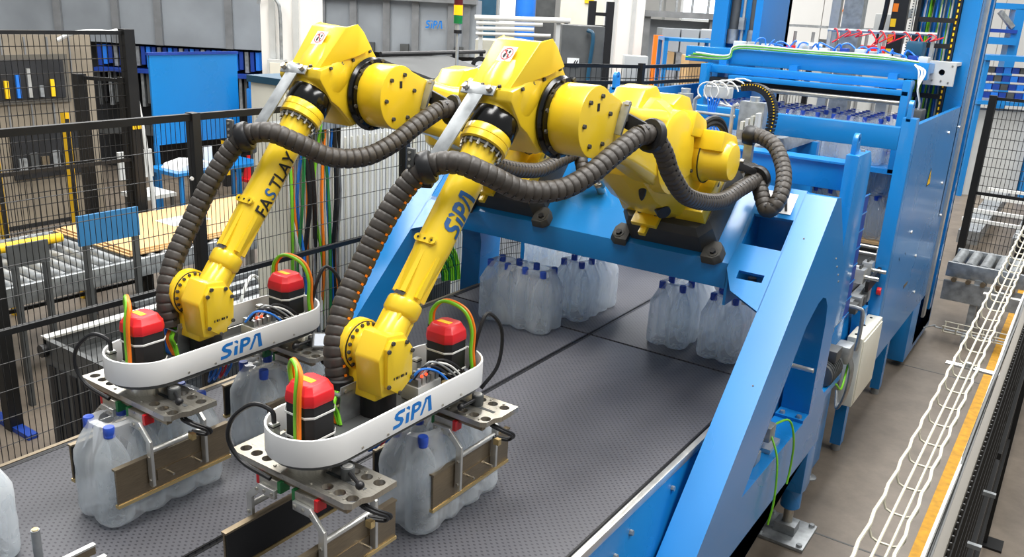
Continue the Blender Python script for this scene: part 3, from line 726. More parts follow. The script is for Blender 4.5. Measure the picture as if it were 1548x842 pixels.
    if wrist_text:
        fn = cylmap(.53, -.052, .30, .068); logo(fn, fr, 'logodark', sub=5)
    else:
        fn = cylmap(.60, -.058, .30, .075); text('FA', fn, 'ink', fr, .012)
        fn2 = cylmap(.60 - .058 * 1.22, -.058, .30, .075); text('S', fn2, 'logodark', fr, .016)
        fn3 = cylmap(.60 - .058 * 1.85, -.058, .30, .075); text('TLAY', fn3, 'ink', fr, .012)
    return t

robot(lambda p: p, 'yellow robot arm nearer the sloping leg, blue logo on its forearm', True)
def TL(p):
    k = max(0, min(1, (3.3 - p.y) / .7))
    return Vector((p.x - .735 - .083 * (p.y - 1.7), p.y - .045 * k, p.z))
robot(TL, 'yellow robot arm nearer the left mesh fence, black lettering on its forearm', False)

# ================================================================== grippers
XG = -1.572
def gripper(label):
    t = thing('double_gripper', label, 'gripper', (XG, 1.716, 1.385))
    G().prism(stadium(XG, 1.45, 1.995, .118), 1.445, 1.455, 'z').build('base_plate', 'dgrey', t)
    sh = G().prism(stadium(XG, 1.445, 2.0, .128, 16), 1.46, 1.537, 'z', [list(reversed(stadium(XG, 1.445, 2.0, .121, 16)))]).build('shroud', 'white', t, bevel=.002, ang=40, label='white oval guard band')
    logo(lambda u, v: Vector((XG + .1285, 1.620 + u * .062, 1.474 + v * .050)), sh)
    bolts([(XG + .128, y, z) for y, z in ((1.50, 1.472), (1.60, 1.470), (1.84, 1.470), (1.93, 1.472))], (1, 0, 0), .004, .003, sh)
    for yc in (1.435, 2.012):
        holes = [circ(XG + s * x, yc + y, .0165, 14) for s in (-1, 1) for x in (.115, .16, .205) for y in (-.052, .048)]
        holes = [list(reversed(h)) for h in holes]
        pl = [(-.235, -.083), (.205, -.083), (.222, -.07), (.222, -.035), (.235, -.012), (.235, .083), (-.235, .083)]
        plate = G().prism([(XG + a, yc + b) for a, b in pl], 1.385, 1.402, 'z', holes).build('tool_plate', 'steel', t, label='drilled steel tool plate')
        bolts([(XG + a, yc + b, 1.402) for a in (-.07, .07, .14, .19) for b in (-.066, .066)], (0, 0, 1), .005, .003, plate)
        G().cyl((XG, yc, 1.402), (XG, yc, 1.446), .062, n=28).build('bearing', 'steel', t)
        G().box(XG + .06, XG + .2, yc - .006, yc + .006, 1.402, 1.4028).build('slot', 'dgrey', plate)
        # clamping lever
        kx = XG + .125; near = yc < 1.7
        lv = G().cyl((kx, yc + .012, 1.402), (kx, yc + .012, 1.438), .019, n=18).build('lever_hub', 'dgrey', t, bevel=.002)
        G().cyl((kx, yc + .012, 1.438), (kx, yc + .012, 1.4395), .014, n=16).build('hub_cap', 'alu', lv)
        le = Vector((kx + .085, yc - .03, 1.432)) if near else Vector((kx + .0, yc - .075, 1.425))
        G().cyl((kx, yc + .012, 1.425), le, .0065, .005, 10).build('lever_rod', 'black', lv)
        G().sphere(le, .0125, 12).build('lever_ball', 'black', lv)
        # servo motor with red cap
        o8 = [(-.052, -.034), (-.034, -.052), (.034, -.052), (.052, -.034), (.052, .034), (.034, .052), (-.034, .052), (-.052, .034)]
        def r8(z, k): return [Vector((XG + a * k, yc + b * k, z)) for a, b in o8]
        mo = G().loft([r8(1.455, 1), r8(1.60, 1), r8(1.603, .97)]).build('servo_motor', 'black', t, bevel=.003)
        G().loft([r8(1.600, 1.03), r8(1.612, 1.05), r8(1.632, 1.0), r8(1.637, .92), r8(1.652, .78), r8(1.655, .70)]).build('motor_cap', 'red', mo, bevel=.002, label='red motor cap')
        G().box(XG - .028, XG + .02, yc - .014, yc + .006, 1.655, 1.656).build('cap_label', 'signy', mo)
        for z in (1.500, 1.568):
            G().loft([[Vector((XG + a * k, yc + b * k, zz)) for a, b in o8] for k, zz in ((1.05, z), (1.07, z + .001), (1.07, z + .006), (1.05, z + .007))], False).build('cable_tie', 'wcable', mo)
        sx = -1
        a0 = Vector((XG - .050, yc - .02, 1.63))
        for k, mm in ((0.0, 'green'), (.013, 'orange')):
            G().tube([(XG - .058, yc - .01 + k, 1.628), (XG - .062, yc - .012 + k, 1.675), (XG - .035, yc - .025 + k * .4, 1.708), (XG + .01 + k, yc - .05, 1.695), (XG + .022 + k, yc - .068, 1.64), (XG + .018 + k, yc - .068, 1.55), (XG + .024 + k, yc - .07, 1.49), (XG + .05 + k, yc - .06, 1.462)] if near else
                     [(XG - .058, yc - .01 + k, 1.628), (XG - .060, yc + k, 1.68), (XG - .03, yc + .02 + k, 1.712), (XG + .03, yc + .045 + k, 1.69), (XG + .058, yc + .055 + k, 1.63), (XG + .062, yc + .05 + k, 1.55), (XG + .075, yc + .05 + k, 1.47)], .0062, 8, 6).build('motor_cable', mm, mo)
        G().cyl((XG - .058, yc - .006, 1.60), (XG - .058, yc - .006, 1.635), .011, n=10).build('cable_gland', 'black', mo)
        # connector blocks and black cable loop
        G().box(XG - .065, XG - .045, yc - .088, yc - .065, 1.456, 1.54).build('connector', 'alu', t, bevel=.002)
        for z in (1.49, 1.53):
            G().box(XG - .066, XG - .044, yc - .089, yc - .064, z, z + .003).build('connector_seal', 'black', t)
        if near:
            G().tube([(XG - .055, yc - .076, 1.54), (XG - .06, yc - .08, 1.575), (XG - .11, yc - .10, 1.585), (XG - .17, yc - .12, 1.53), (XG - .19, yc - .12, 1.46), (XG - .15, yc - .11, 1.405), (XG - .05, yc - .10, 1.385)], .0065, 8, 6).build('black_cable', 'black', t)
        else:
            G().tube([(XG + .055, yc + .06, 1.48), (XG + .06, yc + .09, 1.60), (XG + .06, yc + .14, 1.66), (XG + .09, yc + .18, 1.60), (XG + .09, yc + .17, 1.48), (XG + .06, yc + .12, 1.40)], .0065, 8, 6).build('black_cable', 'black', t)
        for k in (0, .012):
            G().tube([(XG + .17, yc + .03 + k, 1.375), (XG + .20, yc - .02 + k, 1.37), (XG + .235, yc - .01 + k, 1.355), (XG + .25, yc + .03 + k, 1.325), (XG + .23, yc + .04 + k, 1.30), (XG + .20, yc + .0 + k, 1.315)], .005, 7, 6).build('black_cable', 'black', t)
        G().box(XG + .205, XG + .225, yc - .005, yc + .01, 1.295, 1.315).build('brass_fitting', 'brass', t)
        # slides, carriages, jaws
        for ys in (-1, 1):
            yr = yc + ys * .068
            G().box(XG - .21, XG + .21, yr - .009, yr + .009, 1.372, 1.385).build('slide_rail', 'bronze', t)
        for s in (-1, 1):
            jaw = G().box(XG + s * .119, XG + s * .126, yc - .203, yc + .203, 1.120, 1.240).build('jaw_plate', 'bronze', t, bevel=.001)
            G().box(XG + s * .113, XG + s * .119, yc - .200, yc + .200, 1.125, 1.236).build('rubber_pad', 'black', jaw)
            G().box(XG + s * .112, XG + s * .129, yc - .205, yc + .205, 1.112, 1.122).build('lower_lip', 'brass', jaw)
            G().box(XG + s * .110, XG + s * .129, yc - .205, yc + .205, 1.238, 1.244).build('upper_lip', 'bronze', jaw)
            G().cyl((XG + s * .141, yc - .09, 1.268), (XG + s * .141, yc + .09, 1.268), .009, n=12).build('tie_rod', 'alu', jaw)
            G().box(XG + s * .126, XG + s * .129, yc - .07, yc + .12, 1.150, 1.185).build('stiffener', 'bronze', jaw)
            for y in (-.03, .07):
                G().cyl((XG + s * .126, yc + y, 1.165), (XG + s * .155, yc + y, 1.165), .004, n=8).build('stud', 'steel', jaw)
            for ys in (-1, 1):
                yr = yc + ys * .075
                ca = G().box(XG + s * .07 - .036, XG + s * .07 + .036, yr - .016, yr + .016, 1.346, 1.376).build('carriage', 'steel', t, bevel=.001)
                for e in (-1, 1):
                    G().box(XG + s * .07 + e * .042 - .006, XG + s * .07 + e * .042 + .006, yr - .016, yr + .016, 1.344, 1.377).build('end_seal', 'red' if e == s else 'dkgreen', ca)
                yb = yc + ys * .096
                arm = [(.035, 1.352), (.10, 1.352), (.152, 1.302), (.152, 1.150), (.146, 1.146), (.134, 1.146), (.130, 1.152), (.130, 1.296), (.098, 1.326), (.035, 1.326)]
                br = G().prism([(XG + s * a, b) for a, b in arm], yb - .005, yb + .005, 'y').build('jaw_bracket', 'alu', t, bevel=.001)
                bolts([(XG + s * a, yb + ys * .005, b) for a, b in ((.045, 1.34), (.075, 1.34), (.105, 1.335), (.141, 1.25), (.141, 1.17))], (0, ys, 0), .0055, .004, br)
    # valves, wiring between the wrist and the far motor
    v = G().box(XG - .02, XG + .05, 1.82, 1.93, 1.456, 1.505).build('valve_island', 'lgrey', t, bevel=.003)
    for k in range(5):
        G().box(XG - .015, XG + .045, 1.825 + k * .021, 1.84 + k * .021, 1.505, 1.53).build('valve', 'alu' if k % 2 else 'zinc', v, bevel=.002)
        G().cyl((XG + .02, 1.832 + k * .021, 1.53), (XG + .02, 1.832 + k * .021, 1.545), .006, n=8).build('push_fitting', 'black', v)
    for k in range(2):
        G().sphere((XG + .05, 1.835 + k * .02, 1.542), .005, 8).build('status_light', 'led', v)
    for k, mm in enumerate(('bcable', 'black', 'zinc', 'wcable', 'black')):
        y = 1.80 + .02 * k
        G().tube([(XG + .03, y, 1.53), (XG + .05, y + .03, 1.565 + .006 * (k % 3)), (XG + .07, y + .08, 1.55), (XG + .08, y + .13, 1.50), (XG + .075, y + .16, 1.46)], .004, 6, 5).build('signal_wire', mm, t)
    G().box(XG + .075, XG + .10, 1.90, 1.925, 1.50, 1.512).build('brass_fitting', 'brass', t)
    # hose entry: collar, bent plate and wires
    hx, hy = XG - .088, 1.627
    G().lathe([(.042, 0), (.046, .004), (.046, .026), (.042, .03)], (hx, hy, 1.545), (0, .0, 1), 24).build('hose_collar', 'black', t)
    G().prism([(1.575, 1.455), (1.69, 1.455), (1.68, 1.565), (1.585, 1.565)], hx + .048, hx + .052, 'x').build('bent_plate', 'zinc', t, label='bent zinc hose plate')
    G().box(hx - .05, hx + .052, 1.576, 1.68, 1.540, 1.545).build('bent_plate', 'zinc', t)
    bolts([(hx + .052, 1.60, 1.55), (hx + .052, 1.655, 1.55)], (1, 0, 0), .006, .004, t)
    for k, mm in enumerate(('bcable', 'bcable', 'bcable', 'orange', 'orange', 'green', 'green')):
        a = hx - .022 + .009 * k
        G().tube([(a, hy - .035, 1.545), (a + .012, hy - .062, 1.522), (a + .016, hy - .070 + .003 * k, 1.49), (a + .03, hy - .055, 1.458)], .0052, 6, 5).build('signal_wire', mm, t)
    # air lines hanging below
    for k, mm in enumerate(('bcable', 'bcable', 'red', 'bcable')):
        y = 1.66 + .022 * k
        G().tube([(XG + .02, y, 1.445), (XG + .035, y + .006, 1.40), (XG - .01, y + .01, 1.34), (XG - .05, y + .06, 1.37), (XG - .04, y + .11, 1.43)], .0042, 6, 5).build('air_line', mm, t)
    return t
gr_near = gripper('double gripper under the nearer robot, its left jaws empty and right jaws on a pack')
copy_tree(gr_near, (-2.317, 1.716, 1.385), 'double gripper under the farther robot, jaws closed on two bottle packs')

hd_ = thing('handheld_display', 'small tablet in a black case lying tilted on the far gripper plate', 'tablet', (-2.14, 2.03, 1.404))
u1, u2 = Vector((.75, .66, 0)).normalized(), Vector((-.5, .57, .65)).normalized(); u3 = u1.cross(u2)
u3 = u3 if u3.y < 0 else -u3
hc_ = Vector((-2.14, 2.03, 1.432))
G().obox(hc_, (.045, .032, .007), (u1, u2, u3)).build('case', 'black', hd_, bevel=.004)
G().obox(hc_ + u3 * .007, (.036, .024, .001), (u1, u2, u3)).build('screen', 'screen', hd_)
G().obox(hc_ + u3 * .0066, (.041, .029, .0008), (u1, u2, u3)).build('bezel', 'dgrey', hd_)

# jaw ends of a further gripper at the bottom edge of the view
ej = thing('partial_gripper', 'metal gripper jaw rails cut off at the lower left edge beside a pack', 'gripper', (-2.05, 0.9, 1.12))
for x, y1 in ((-2.035, 1.065), (-1.965, 1.055)):
    j = G().box(x - .004, x + .003, 0.66, y1, 1.12, 1.148).build('jaw_plate', 'bronze', ej)
    G().box(x - .008, x + .008, 0.66, y1, 1.146, 1.152).build('upper_lip', 'alu', j)
G().cyl((-2.22, 1.0, 1.04), (-2.22, 1.0, 1.15), .012, n=12).build('guide_post', 'zinc', ej)
G().cyl((-2.22, 1.0, 1.15), (-2.22, 1.0, 1.153), .009, n=12).build('post_cap', 'brass', ej)

# ================================================================== bottle packs
def bottle_mesh():
    prof = [(.012, .006), (.034, .0), (.046, .006), (.0525, .022), (.0525, .06), (.0508, .066), (.0525, .072), (.0525, .095), (.0508, .101), (.0525, .107), (.0525, .13), (.0508, .136), (.0525, .142), (.0525, .19), (.0515, .205), (.048, .222), (.0415, .242), (.0325, .262), (.0225, .279), (.0155, .291), (.0142, .300)]
    g = G().lathe(prof, n=22, cap=False)
    for p in g.v:                                           # petal foot
        if p.z < .02:
            a = math.atan2(p.y, p.x); p.z += .006 * (0.5 + 0.5 * math.cos(5 * a))
    me = g.mesh('bottle', ang=70); me.materials.append(MT['clear']); return me
def cap_mesh():
    g = G().lathe([(.0165, .292), (.0175, .294), (.0172, .300), (.0165, .302), (.0170, .304), (.0170, .322), (.0150, .3265)], n=16)
    me = g.mesh('cap', ang=50); me.materials.append(MT['cap']); return me
BM, CM = bottle_mesh(), cap_mesh()
def film_mesh(seed):
    rnd = random.Random(seed)
    a, b, rc = .1085, .2175, .052; pts = []
    def side(p, q, n, per):
        for i in range(n):
            t = i / n; L = (Vector(q) - Vector(p)).length
            ph = (t * L + rc) / .109
            pts.append((Vector(p).lerp(Vector(q), t), .0065 * (1 - abs(math.sin(math.pi * ph)))))
    def corner(c, a0):
        for i in range(6):
            t = math.radians(a0 + 90 * i / 6); pts.append((Vector(c) + Vector((math.cos(t), math.sin(t))) * rc, 0))
    side((a, -b + rc), (a, b - rc), 32, 4); corner((a - rc, b - rc), 0)
    side((a - rc, b), (-a + rc, b), 12, 2); corner((-a + rc, b - rc), 90)
    side((-a, b - rc), (-a, -b + rc), 32, 4); corner((-a + rc, -b + rc), 180)
    side((-a + rc, -b), (a - rc, -b), 12, 2); corner((a - rc, -b + rc), 270)
    rings = []
    for z, ins in ((.003, .016), (.010, .006), (.03, .001), (.07, .0), (.11, .001), (.15, .0), (.195, .0), (.222, .004), (.245, .013), (.268, .022), (.29, .030), (.308, .036), (.3235, .040), (.325, .062)):
        r = []
        for i, (p, sc) in enumerate(pts):
            nrm = p.normalized(); n = len(pts)
            w = .0014 * math.sin(i * .9 + z * 60 + seed) + rnd.uniform(-.0009, .0009)
            k = ins + sc * (1.0 if z < .24 else 1.6) - .002 + w
            zz = z + (.009 * (sc / .0065) if z < .02 else 0) - (1.3 * sc if z > .28 else 0)
            q = Vector((p.x - math.copysign(min(abs(p.x), k), p.x) * (abs(p.x) > .03), p.y - math.copysign(min(abs(p.y), k), p.y) * (abs(p.y) > .05), zz))
            r.append(q)
        rings.append(r)
    me = G().loft(rings, False).mesh('shrink_wrap', ang=50); me.materials.append(MT['film']); return me
FM = [film_mesh(k) for k in range(3)]
def pack(loc, label, rotz=0.0, var=0, group=None):
    t = thing('bottle_pack', label, 'bottle pack', loc, group)
    t.rotation_euler = (0, 0, rotz)
    for i in range(2):
        for j in range(4):
            o = bpy.data.objects.new('bottle', BM); COL.objects.link(o); o.parent = t; o.location = ((i - .5) * .1085, (j - 1.5) * .1085, .001)
            c = bpy.data.objects.new('bottle_cap', CM); COL.objects.link(c); c.parent = o
    f = bpy.data.objects.new('shrink_wrap', FM[var % 3]); COL.objects.link(f); f.parent = t
    return t
Z0 = BZ + .002
pack((-2.320, 1.430, Z0), 'wrapped eight-bottle pack gripped at the far left, torn film window in its end', 0, 0)
pack((-2.305, 2.005, Z0), 'wrapped bottle pack half hidden behind the near red-capped motor, under the far gripper')
pack((-1.560, 1.990, Z0), 'wrapped bottle pack gripped by the nearer robot in front of the empty belt', 0, 2)
pack((-2.315, 3.585, Z0), 'wrapped bottle pack standing crosswise, four caps across its front, nearest the blue beam', math.pi / 2, 1)
pack((-2.150, 3.985, Z0), 'wrapped bottle pack just behind the crosswise pack, left of the belt seam', 0, 2)
pack((-2.585, 4.42, Z0), 'wrapped bottle pack in the shade behind the blue beam, farthest on the left belt', math.pi / 2, 0)
pack((-1.575, 3.985, Z0), 'wrapped bottle pack right of the belt seam, left one of the two there', 0, 0)
pack((-1.305, 3.985, Z0), 'wrapped bottle pack beside the right blue leg, partly hidden by its corner plate', 0, 1)
pack((-2.415, 0.800, Z0), 'wrapped bottle pack cut off at the lower left edge', 0, 1)

# ================================================================== left mesh fence
def mesh_panel(g, a, b, z0, z1, sv=.022, sh=.1, r=.0016):
    a, b = Vector(a), Vector(b); L = (b - a).length; d = (b - a) / L
    n = int(L / sv)
    for i in range(n + 1):
        p = a + d * (L * i / n)
        g.cyl((p.x, p.y, z0), (p.x, p.y, z1), r, n=4, cap=False)
    m = int((z1 - z0) / sh)
    for j in range(m + 1):
        z = z0 + (z1 - z0) * j / m
        g.cyl((a.x, a.y, z), (b.x, b.y, z), r * 1.2, n=4, cap=False)
    return g
FX = -3.1
fl = thing('mesh_fence', 'black wire mesh fence with two rails running along the left side of the belts', 'fence', (FX, 2.2, 0))
for y in (-0.4, .92, 2.225, 3.55, 4.9):
    G().box(FX - .025, FX + .025, y - .02, y + .02, 0, 2.13).build('post', 'mesh', fl, bevel=.003)
for y0, y1 in ((-.38, .90), (.94, 2.205), (2.245, 3.53), (3.57, 4.88)):
    G().box(FX - .013, FX + .013, y0, y1, 2.098, 2.126).build('top_rail', 'mesh', fl)
    G().box(FX - .012, FX + .012, y0, y1, 1.39, 1.412).build('middle_rail', 'mesh', fl)
    G().box(FX - .012, FX + .012, y0, y1, .18, .21).build('bottom_rail', 'mesh', fl)
    mesh_panel(G(), (FX, y0, 0), (FX, y1, 0), 1.412, 2.098).build('mesh_panel', 'mesh', fl, kind='stuff')
    mesh_panel(G(), (FX, y0, 0), (FX, y1, 0), .21, 1.39).build('mesh_panel', 'mesh', fl, kind='stuff')
bolts([(FX + .013, 2.19, 1.86), (FX + .013, 2.27, 1.86)], (1, 0, 0), .009, .008, fl, 'wcable', 'clip')

# ================================================================== right fence, duct and cable tray
fr = thing('mesh_fence', 'black mesh fence seen edge-on along the right border with grey cable duct on top', 'fence', (-.05, 3, 0))
for y in (1.1, 4.79, 8.2):
    G().box(-.075, -.025, y - .025, y + .025, 0, 1.88).build('post', 'mesh', fr)
    G().box(-.10, .05, y - .06, y + .06, 0, .012).build('post_foot', 'mesh', fr)
for y0, y1 in ((-.2, 1.07), (1.13, 2.9), (2.95, 4.76), (4.82, 8.17)):
    mesh_panel(G(), (-.05, y0, 0), (-.05, y1, 0), .1, 1.88, .022, .1, .003).build('mesh_panel', 'mesh', fr, kind='stuff')
    G().box(-.058, -.042, y0, y1, .08, .11).build('bottom_rail', 'mesh', fr)
    for z in (.6, 1.3):
        G().box(-.066, -.036, y0, y1, z, z + .03).build('middle_rail', 'mesh', fr)
wr = G()
for i in range(150):
    y = -.2 + i * .022
    wr.cyl((-.05, y, 1.86), (-.05, y, 1.905), .0022, n=4)
wr.build('wire_tip', 'mesh', fr, kind='stuff')
G().box(-.067, -.0535, -.3, 8.2, 1.868, 1.90).build('cable_duct', 'duct', fr, bevel=.002)
for y in (2.0, 2.28):
    G().box(-.05, -.018, y, y + .012, 1.50, 1.51).build('fixing_clip', 'zinc', fr)
for k, (m_, dx) in enumerate((('wcable', -.0785), ('dgrey', -.0715), ('dgrey', -.0745))):
    P = [(dx + .0018 * math.sin(i * .9 + k * 2), -.3 + i * .25, 1.872 + .006 * math.sin(i * 1.3 + k)) for i in range(28)]
    G().tube(P, .0036, 6, 4).build('cable', m_, fr)
tr = thing('wire_cable_tray', 'cream wire basket cable tray running along the right fence', 'cable tray', (-.147, 3, 1.8))
TZ = 1.835
def wav(x, z, ph=0): return [(x + .0022 * math.sin(i * math.pi / 2 + ph), -.2 + i * .0275, z + .0026 * math.sin(i * math.pi / 2 + ph)) for i in range(260)]
for x in (-.175, -.120):
    G().tube(wav(x, TZ), .0032, 6).build('edge_wire', 'galv', tr)
for x in (-.157, -.138):
    G().tube([(x, -.2, TZ - .036), (x, 6.95, TZ - .036)], .0026, 6).build('bottom_wire', 'galv', tr)
cw = G().tube([(-.1755, 0, .003), (-.175, 0, -.022), (-.170, 0, -.034), (-.160, 0, -.0385), (-.135, 0, -.0385), (-.125, 0, -.034), (-.120, 0, -.022), (-.1195, 0, .003)], .0026, 6).mesh('cross_wire')
cw.materials.append(MT['galv'])
for i in range(64):
    o = bpy.data.objects.new('cross_wire', cw); COL.objects.link(o); o.parent = tr; o.location = Vector((0, -.15 + i * .11, TZ)) - ORG[tr.name]
for y in (2.36, 3.12, 4.2):
    G().box(-.20, -.06, y, y + .022, TZ - .046, TZ - .041).build('support_arm', 'alu', tr)
    G().cyl((-.148, y + .011, TZ - .041), (-.148, y + .011, TZ - .03), .007, n=8).build('clamp_bolt', 'zinc', tr)

# ================================================================== transfer frame behind the gantry
tf = thing('transfer_table', 'blue transfer table with lifting lugs between the gantry and the tall lift machine', 'machine', (-1.95, 5.0, 0))
G().box(-2.9, -1.03, 4.60, 4.70, 1.79, 1.932).build('front_beam', 'blue', tf, bevel=.004)
G().box(-2.9, -1.03, 4.58, 4.72, 1.928, 1.938).build('beam_flange', 'blue', tf)
for x0, x1 in ((-1.03, -.965), (-2.965, -2.9)):
    G().prism([(4.56, 1.02), (4.84, 1.02), (4.88, 1.15), (4.88, 1.92), (4.82, 1.985), (4.56, 1.985)], x0, x1, 'x').build('upright', 'blue', tf, bevel=.004)
    G().box(x0, x1, 4.66, 4.90, .12, 1.03).build('leg', 'blue', tf, bevel=.003)
    G().cyl((x0 + .032, 4.86, 0), (x0 + .032, 4.86, .13), .014, n=12).build('leveling_stem', 'steel', tf)
    G().lathe([(.045, 0), (.045, .008), (.02, .02)], (x0 + .032, 4.86, 0), n=18).build('leveling_foot', 'zinc', tf)
    lug = [(4.60, 1.93)] + [(4.64 + .04 * math.cos(math.radians(a)), 2.05 + .04 * math.sin(math.radians(a))) for a in range(180, -1, -20)] + [(4.68, 1.93)]
    G().prism(lug, x0 + .01, x0 + .035, 'x', [list(reversed(circ(4.64, 2.055, .016)))]).build('lifting_lug', 'blue', tf, bevel=.002)
    bolts([(x0 + .04, 4.74, 1.985)], (0, 0, 1), .013, .012, tf, 'zinc')
G().box(-.985, -.975, 4.90, 5.02, 1.0, 1.72).build('guard_plate', 'deepblue', tf)
for k in range(8):
    G().box(-.974, -.970, 4.90, 5.02, 1.02 + k * .1, 1.026 + k * .1).build('guard_rung', 'blue', tf)
G().box(-2.86, -.995, 6.24, 7.52, .86, .98).build('table_bed', 'dgrey', tf)
for y in (5.3, 6.4):
    G().box(-1.0, -.935, y, y + .08, .05, .98).build('leg', 'blue', tf)
    G().cyl((-.967, y + .04, 0), (-.967, y + .04, .05), .03, n=14).build('leveling_foot', 'zinc', tf)
    G().box(-2.95, -2.87, y, y + .08, 0, .9).build('leg', 'blue', tf)
# chrome guide rods with blocks
for k, y in enumerate((5.35, 5.55, 5.95, 6.15)):
    G().cyl((-1.9, y, 1.16), (-.90, y, 1.16), .013, n=12).build('guide_rod', 'steel', tf)
    b = G().box(-1.04, -.98, y - .04, y + .04, 1.12, 1.21).build('guide_block', 'alu', tf, bevel=.004)
    bolts([(-1.01, y - .02, 1.21), (-1.01, y + .02, 1.21)], (0, 0, 1), .008, .02, b, 'dgrey')
G().bar((-1.00, 5.15, 1.02), (-1.00, 6.3, 1.14), .03, .06).build('side_rail', 'zinc', tf)
G().bar((-.96, 5.35, 1.10), (-.94, 5.75, 1.16), .02, .07).build('bracket', 'black', tf)
G().cyl((-.94, 5.60, 1.02), (-.915, 5.60, 1.02), .025, n=14).build('stop_button', 'red', tf)
for k in range(4):
    G().box(-1.02, -.95, 5.1 + .1 * k, 5.17 + .1 * k, .99, 1.05 + .02 * (k % 2)).build('valve_block', 'zinc' if k % 2 else 'dgrey', tf, bevel=.004)
G().tube([(-1.0, 5.05, 1.05), (-.93, 5.05, 1.05), (-.90, 5.05, 1.02), (-.90, 5.05, .82), (-.93, 5.05, .80), (-1.05, 5.0, .80)], .012, 8, 5).build('bent_pipe', 'zinc', tf)

jb = thing('electric_box', 'cream electrical box on the transfer table side above a grey motor', 'electric box', (-.93, 5.35, .4))
G().box(-.965, -.875, 5.08, 5.60, .42, .86).build('body', 'cream', jb, bevel=.008)
G().box(-.875, -.868, 5.10, 5.58, .44, .84).build('door', 'cream', jb, bevel=.004)
bolts([(-.93, 5.14, .86), (-.93, 5.34, .86), (-.93, 5.52, .86)], (0, 0, 1), .009, .006, jb, 'black')
gm = thing('gear_motor', 'grey ribbed gear motor with terminal box and cables below the cream box', 'motor', (-.93, 4.5, .75))
G().cyl((-.93, 4.36, .86), (-.93, 4.58, .86), .065, n=20).build('motor_body', 'dgrey', gm, bevel=.004)
for k in range(7):
    G().lathe([(.065, 0), (.072, .002), (.072, .008), (.065, .01)], (-.93, 4.38 + .026 * k, .86), (0, 1, 0), 20, False).build('cooling_fin', 'dgrey', gm)
G().box(-.985, -.875, 4.42, 4.54, .92, .985).build('terminal_box', 'dgrey', gm, bevel=.006)
G().box(-.93, -.85, 4.60, 4.72, .86, .96).build('gear_case', 'zinc', gm, bevel=.01)
G().box(-.99, -.88, 4.30, 4.66, .76, .80).build('mounting_plate', 'blue', gm)
for k in range(4):
    G().tube([(-.86, 4.62 + .02 * k, .90), (-.84, 4.66 + .02 * k, .80), (-.86, 4.72 + .02 * k, .62), (-.90, 4.78 + .02 * k, .52), (-.93, 4.85, .60)], .007, 6, 6).build('cable', 'zinc', gm)
G().tube([(-.86, 4.45, .80), (-.85, 4.55, .74), (-.86, 4.66, .80), (-.87, 4.75, .88)], .006, 6, 6).build('ground_wire', 'green', gm)
rp = thing('pressure_gauge_pipe', 'thin upright pipe with red collar and chrome tap behind the right blue leg', 'pipe', (-.93, 4.35, .95))
G().cyl((-.96, 4.36, .985), (-.96, 4.36, 1.42), .012, n=10).build('pipe', 'steel', rp)
G().cyl((-.96, 4.36, .99), (-.96, 4.36, 1.04), .022, n=12).build('collar', 'red', rp)
G().cyl((-.985, 4.36, 1.12), (-.90, 4.36, 1.12), .01, n=10).build('tap', 'steel', rp)
for z in (1.2, 1.27, 1.34): G().cyl((-.96, 4.36, z), (-.96, 4.36, z + .02), .018, n=10).build('nut', 'wcable', rp)

# ================================================================== lift machine (layer palletizer)
pm = thing('layer_palletizer', 'tall blue layer palletizer with two masts behind the robots', 'machine', (-1.93, 6.9, 0))
G().box(-2.86, -.98, 5.60, 5.68, 1.905, 2.04).build('front_beam', 'blue', pm, bevel=.004)
for s, xa, xb in ((1, -.98, -.90), (-1, -2.96, -2.88)):
    G().box(xa, xb, 5.60, 5.70, .5, 2.10).build('front_upright', 'blue', pm, bevel=.004)
    lug = [(5.60, 2.08)] + [(5.635 + .035 * math.cos(math.radians(a)), 2.17 + .035 * math.sin(math.radians(a))) for a in range(180, -1, -20)] + [(5.67, 2.08)]
    G().prism(lug, xa + .02, xa + .045, 'x', [list(reversed(circ(5.635, 2.17, .014)))]).build('lifting_lug', 'blue', pm)
    xo = xb if s > 0 else xa
    G().box(min(xo, xo - s * .03), max(xo, xo - s * .03), 5.70, 7.42, .50, 2.06).build('side_plate', 'blue', pm)
    G().box(min(xo, xo - s * .14), max(xo, xo - s * .14), 7.10, 8.25, .05, .50).build('base_box', 'blue', pm, bevel=.005)
    # mast: U channel open to the front, flanges on the side
    G().box(min(xo, xo - s * .035), max(xo, xo - s * .035), 7.42, 8.20, .10, 4.2).build('mast_web', 'blue', pm)
    G().box(min(xo + s * .0, xo - s * .42), max(xo, xo - s * .42), 8.12, 8.20, .10, 4.2).build('mast_back', 'blue', pm)
    G().box(min(xo - s * .36, xo - s * .42), max(xo - s * .36, xo - s * .42), 7.42, 8.20, 1.2, 4.2).build('mast_flange', 'blue', pm)
    for y in (7.60, 7.88):
        G().box(min(xo, xo + s * .02), max(xo, xo + s * .02), y, y + .10, .3, 4.2).build('mast_rib', 'alu' if y < 7.7 else 'blue', pm)
    G().box(min(xo - s * .10, xo - s * .34), max(xo - s * .10, xo - s * .34), 7.50, 8.12, 1.2, 4.2).build('mast_track', 'blue', pm)
    G().box(min(xo - s * .0, xo - s * .125), max(xo - s * .0, xo - s * .125), 7.40, 7.44, 1.2, 4.2).build('mast_front', 'blue', pm)
    bolts([(xo, y, z) for y, z in ((6.2, 1.3), (6.9, .7), (7.2, 1.5), (7.0, 1.9), (6.6, 1.05), (7.5, 1.9), (7.5, 1.2))], (s, 0, 0), .012, .01, pm, 'alu')
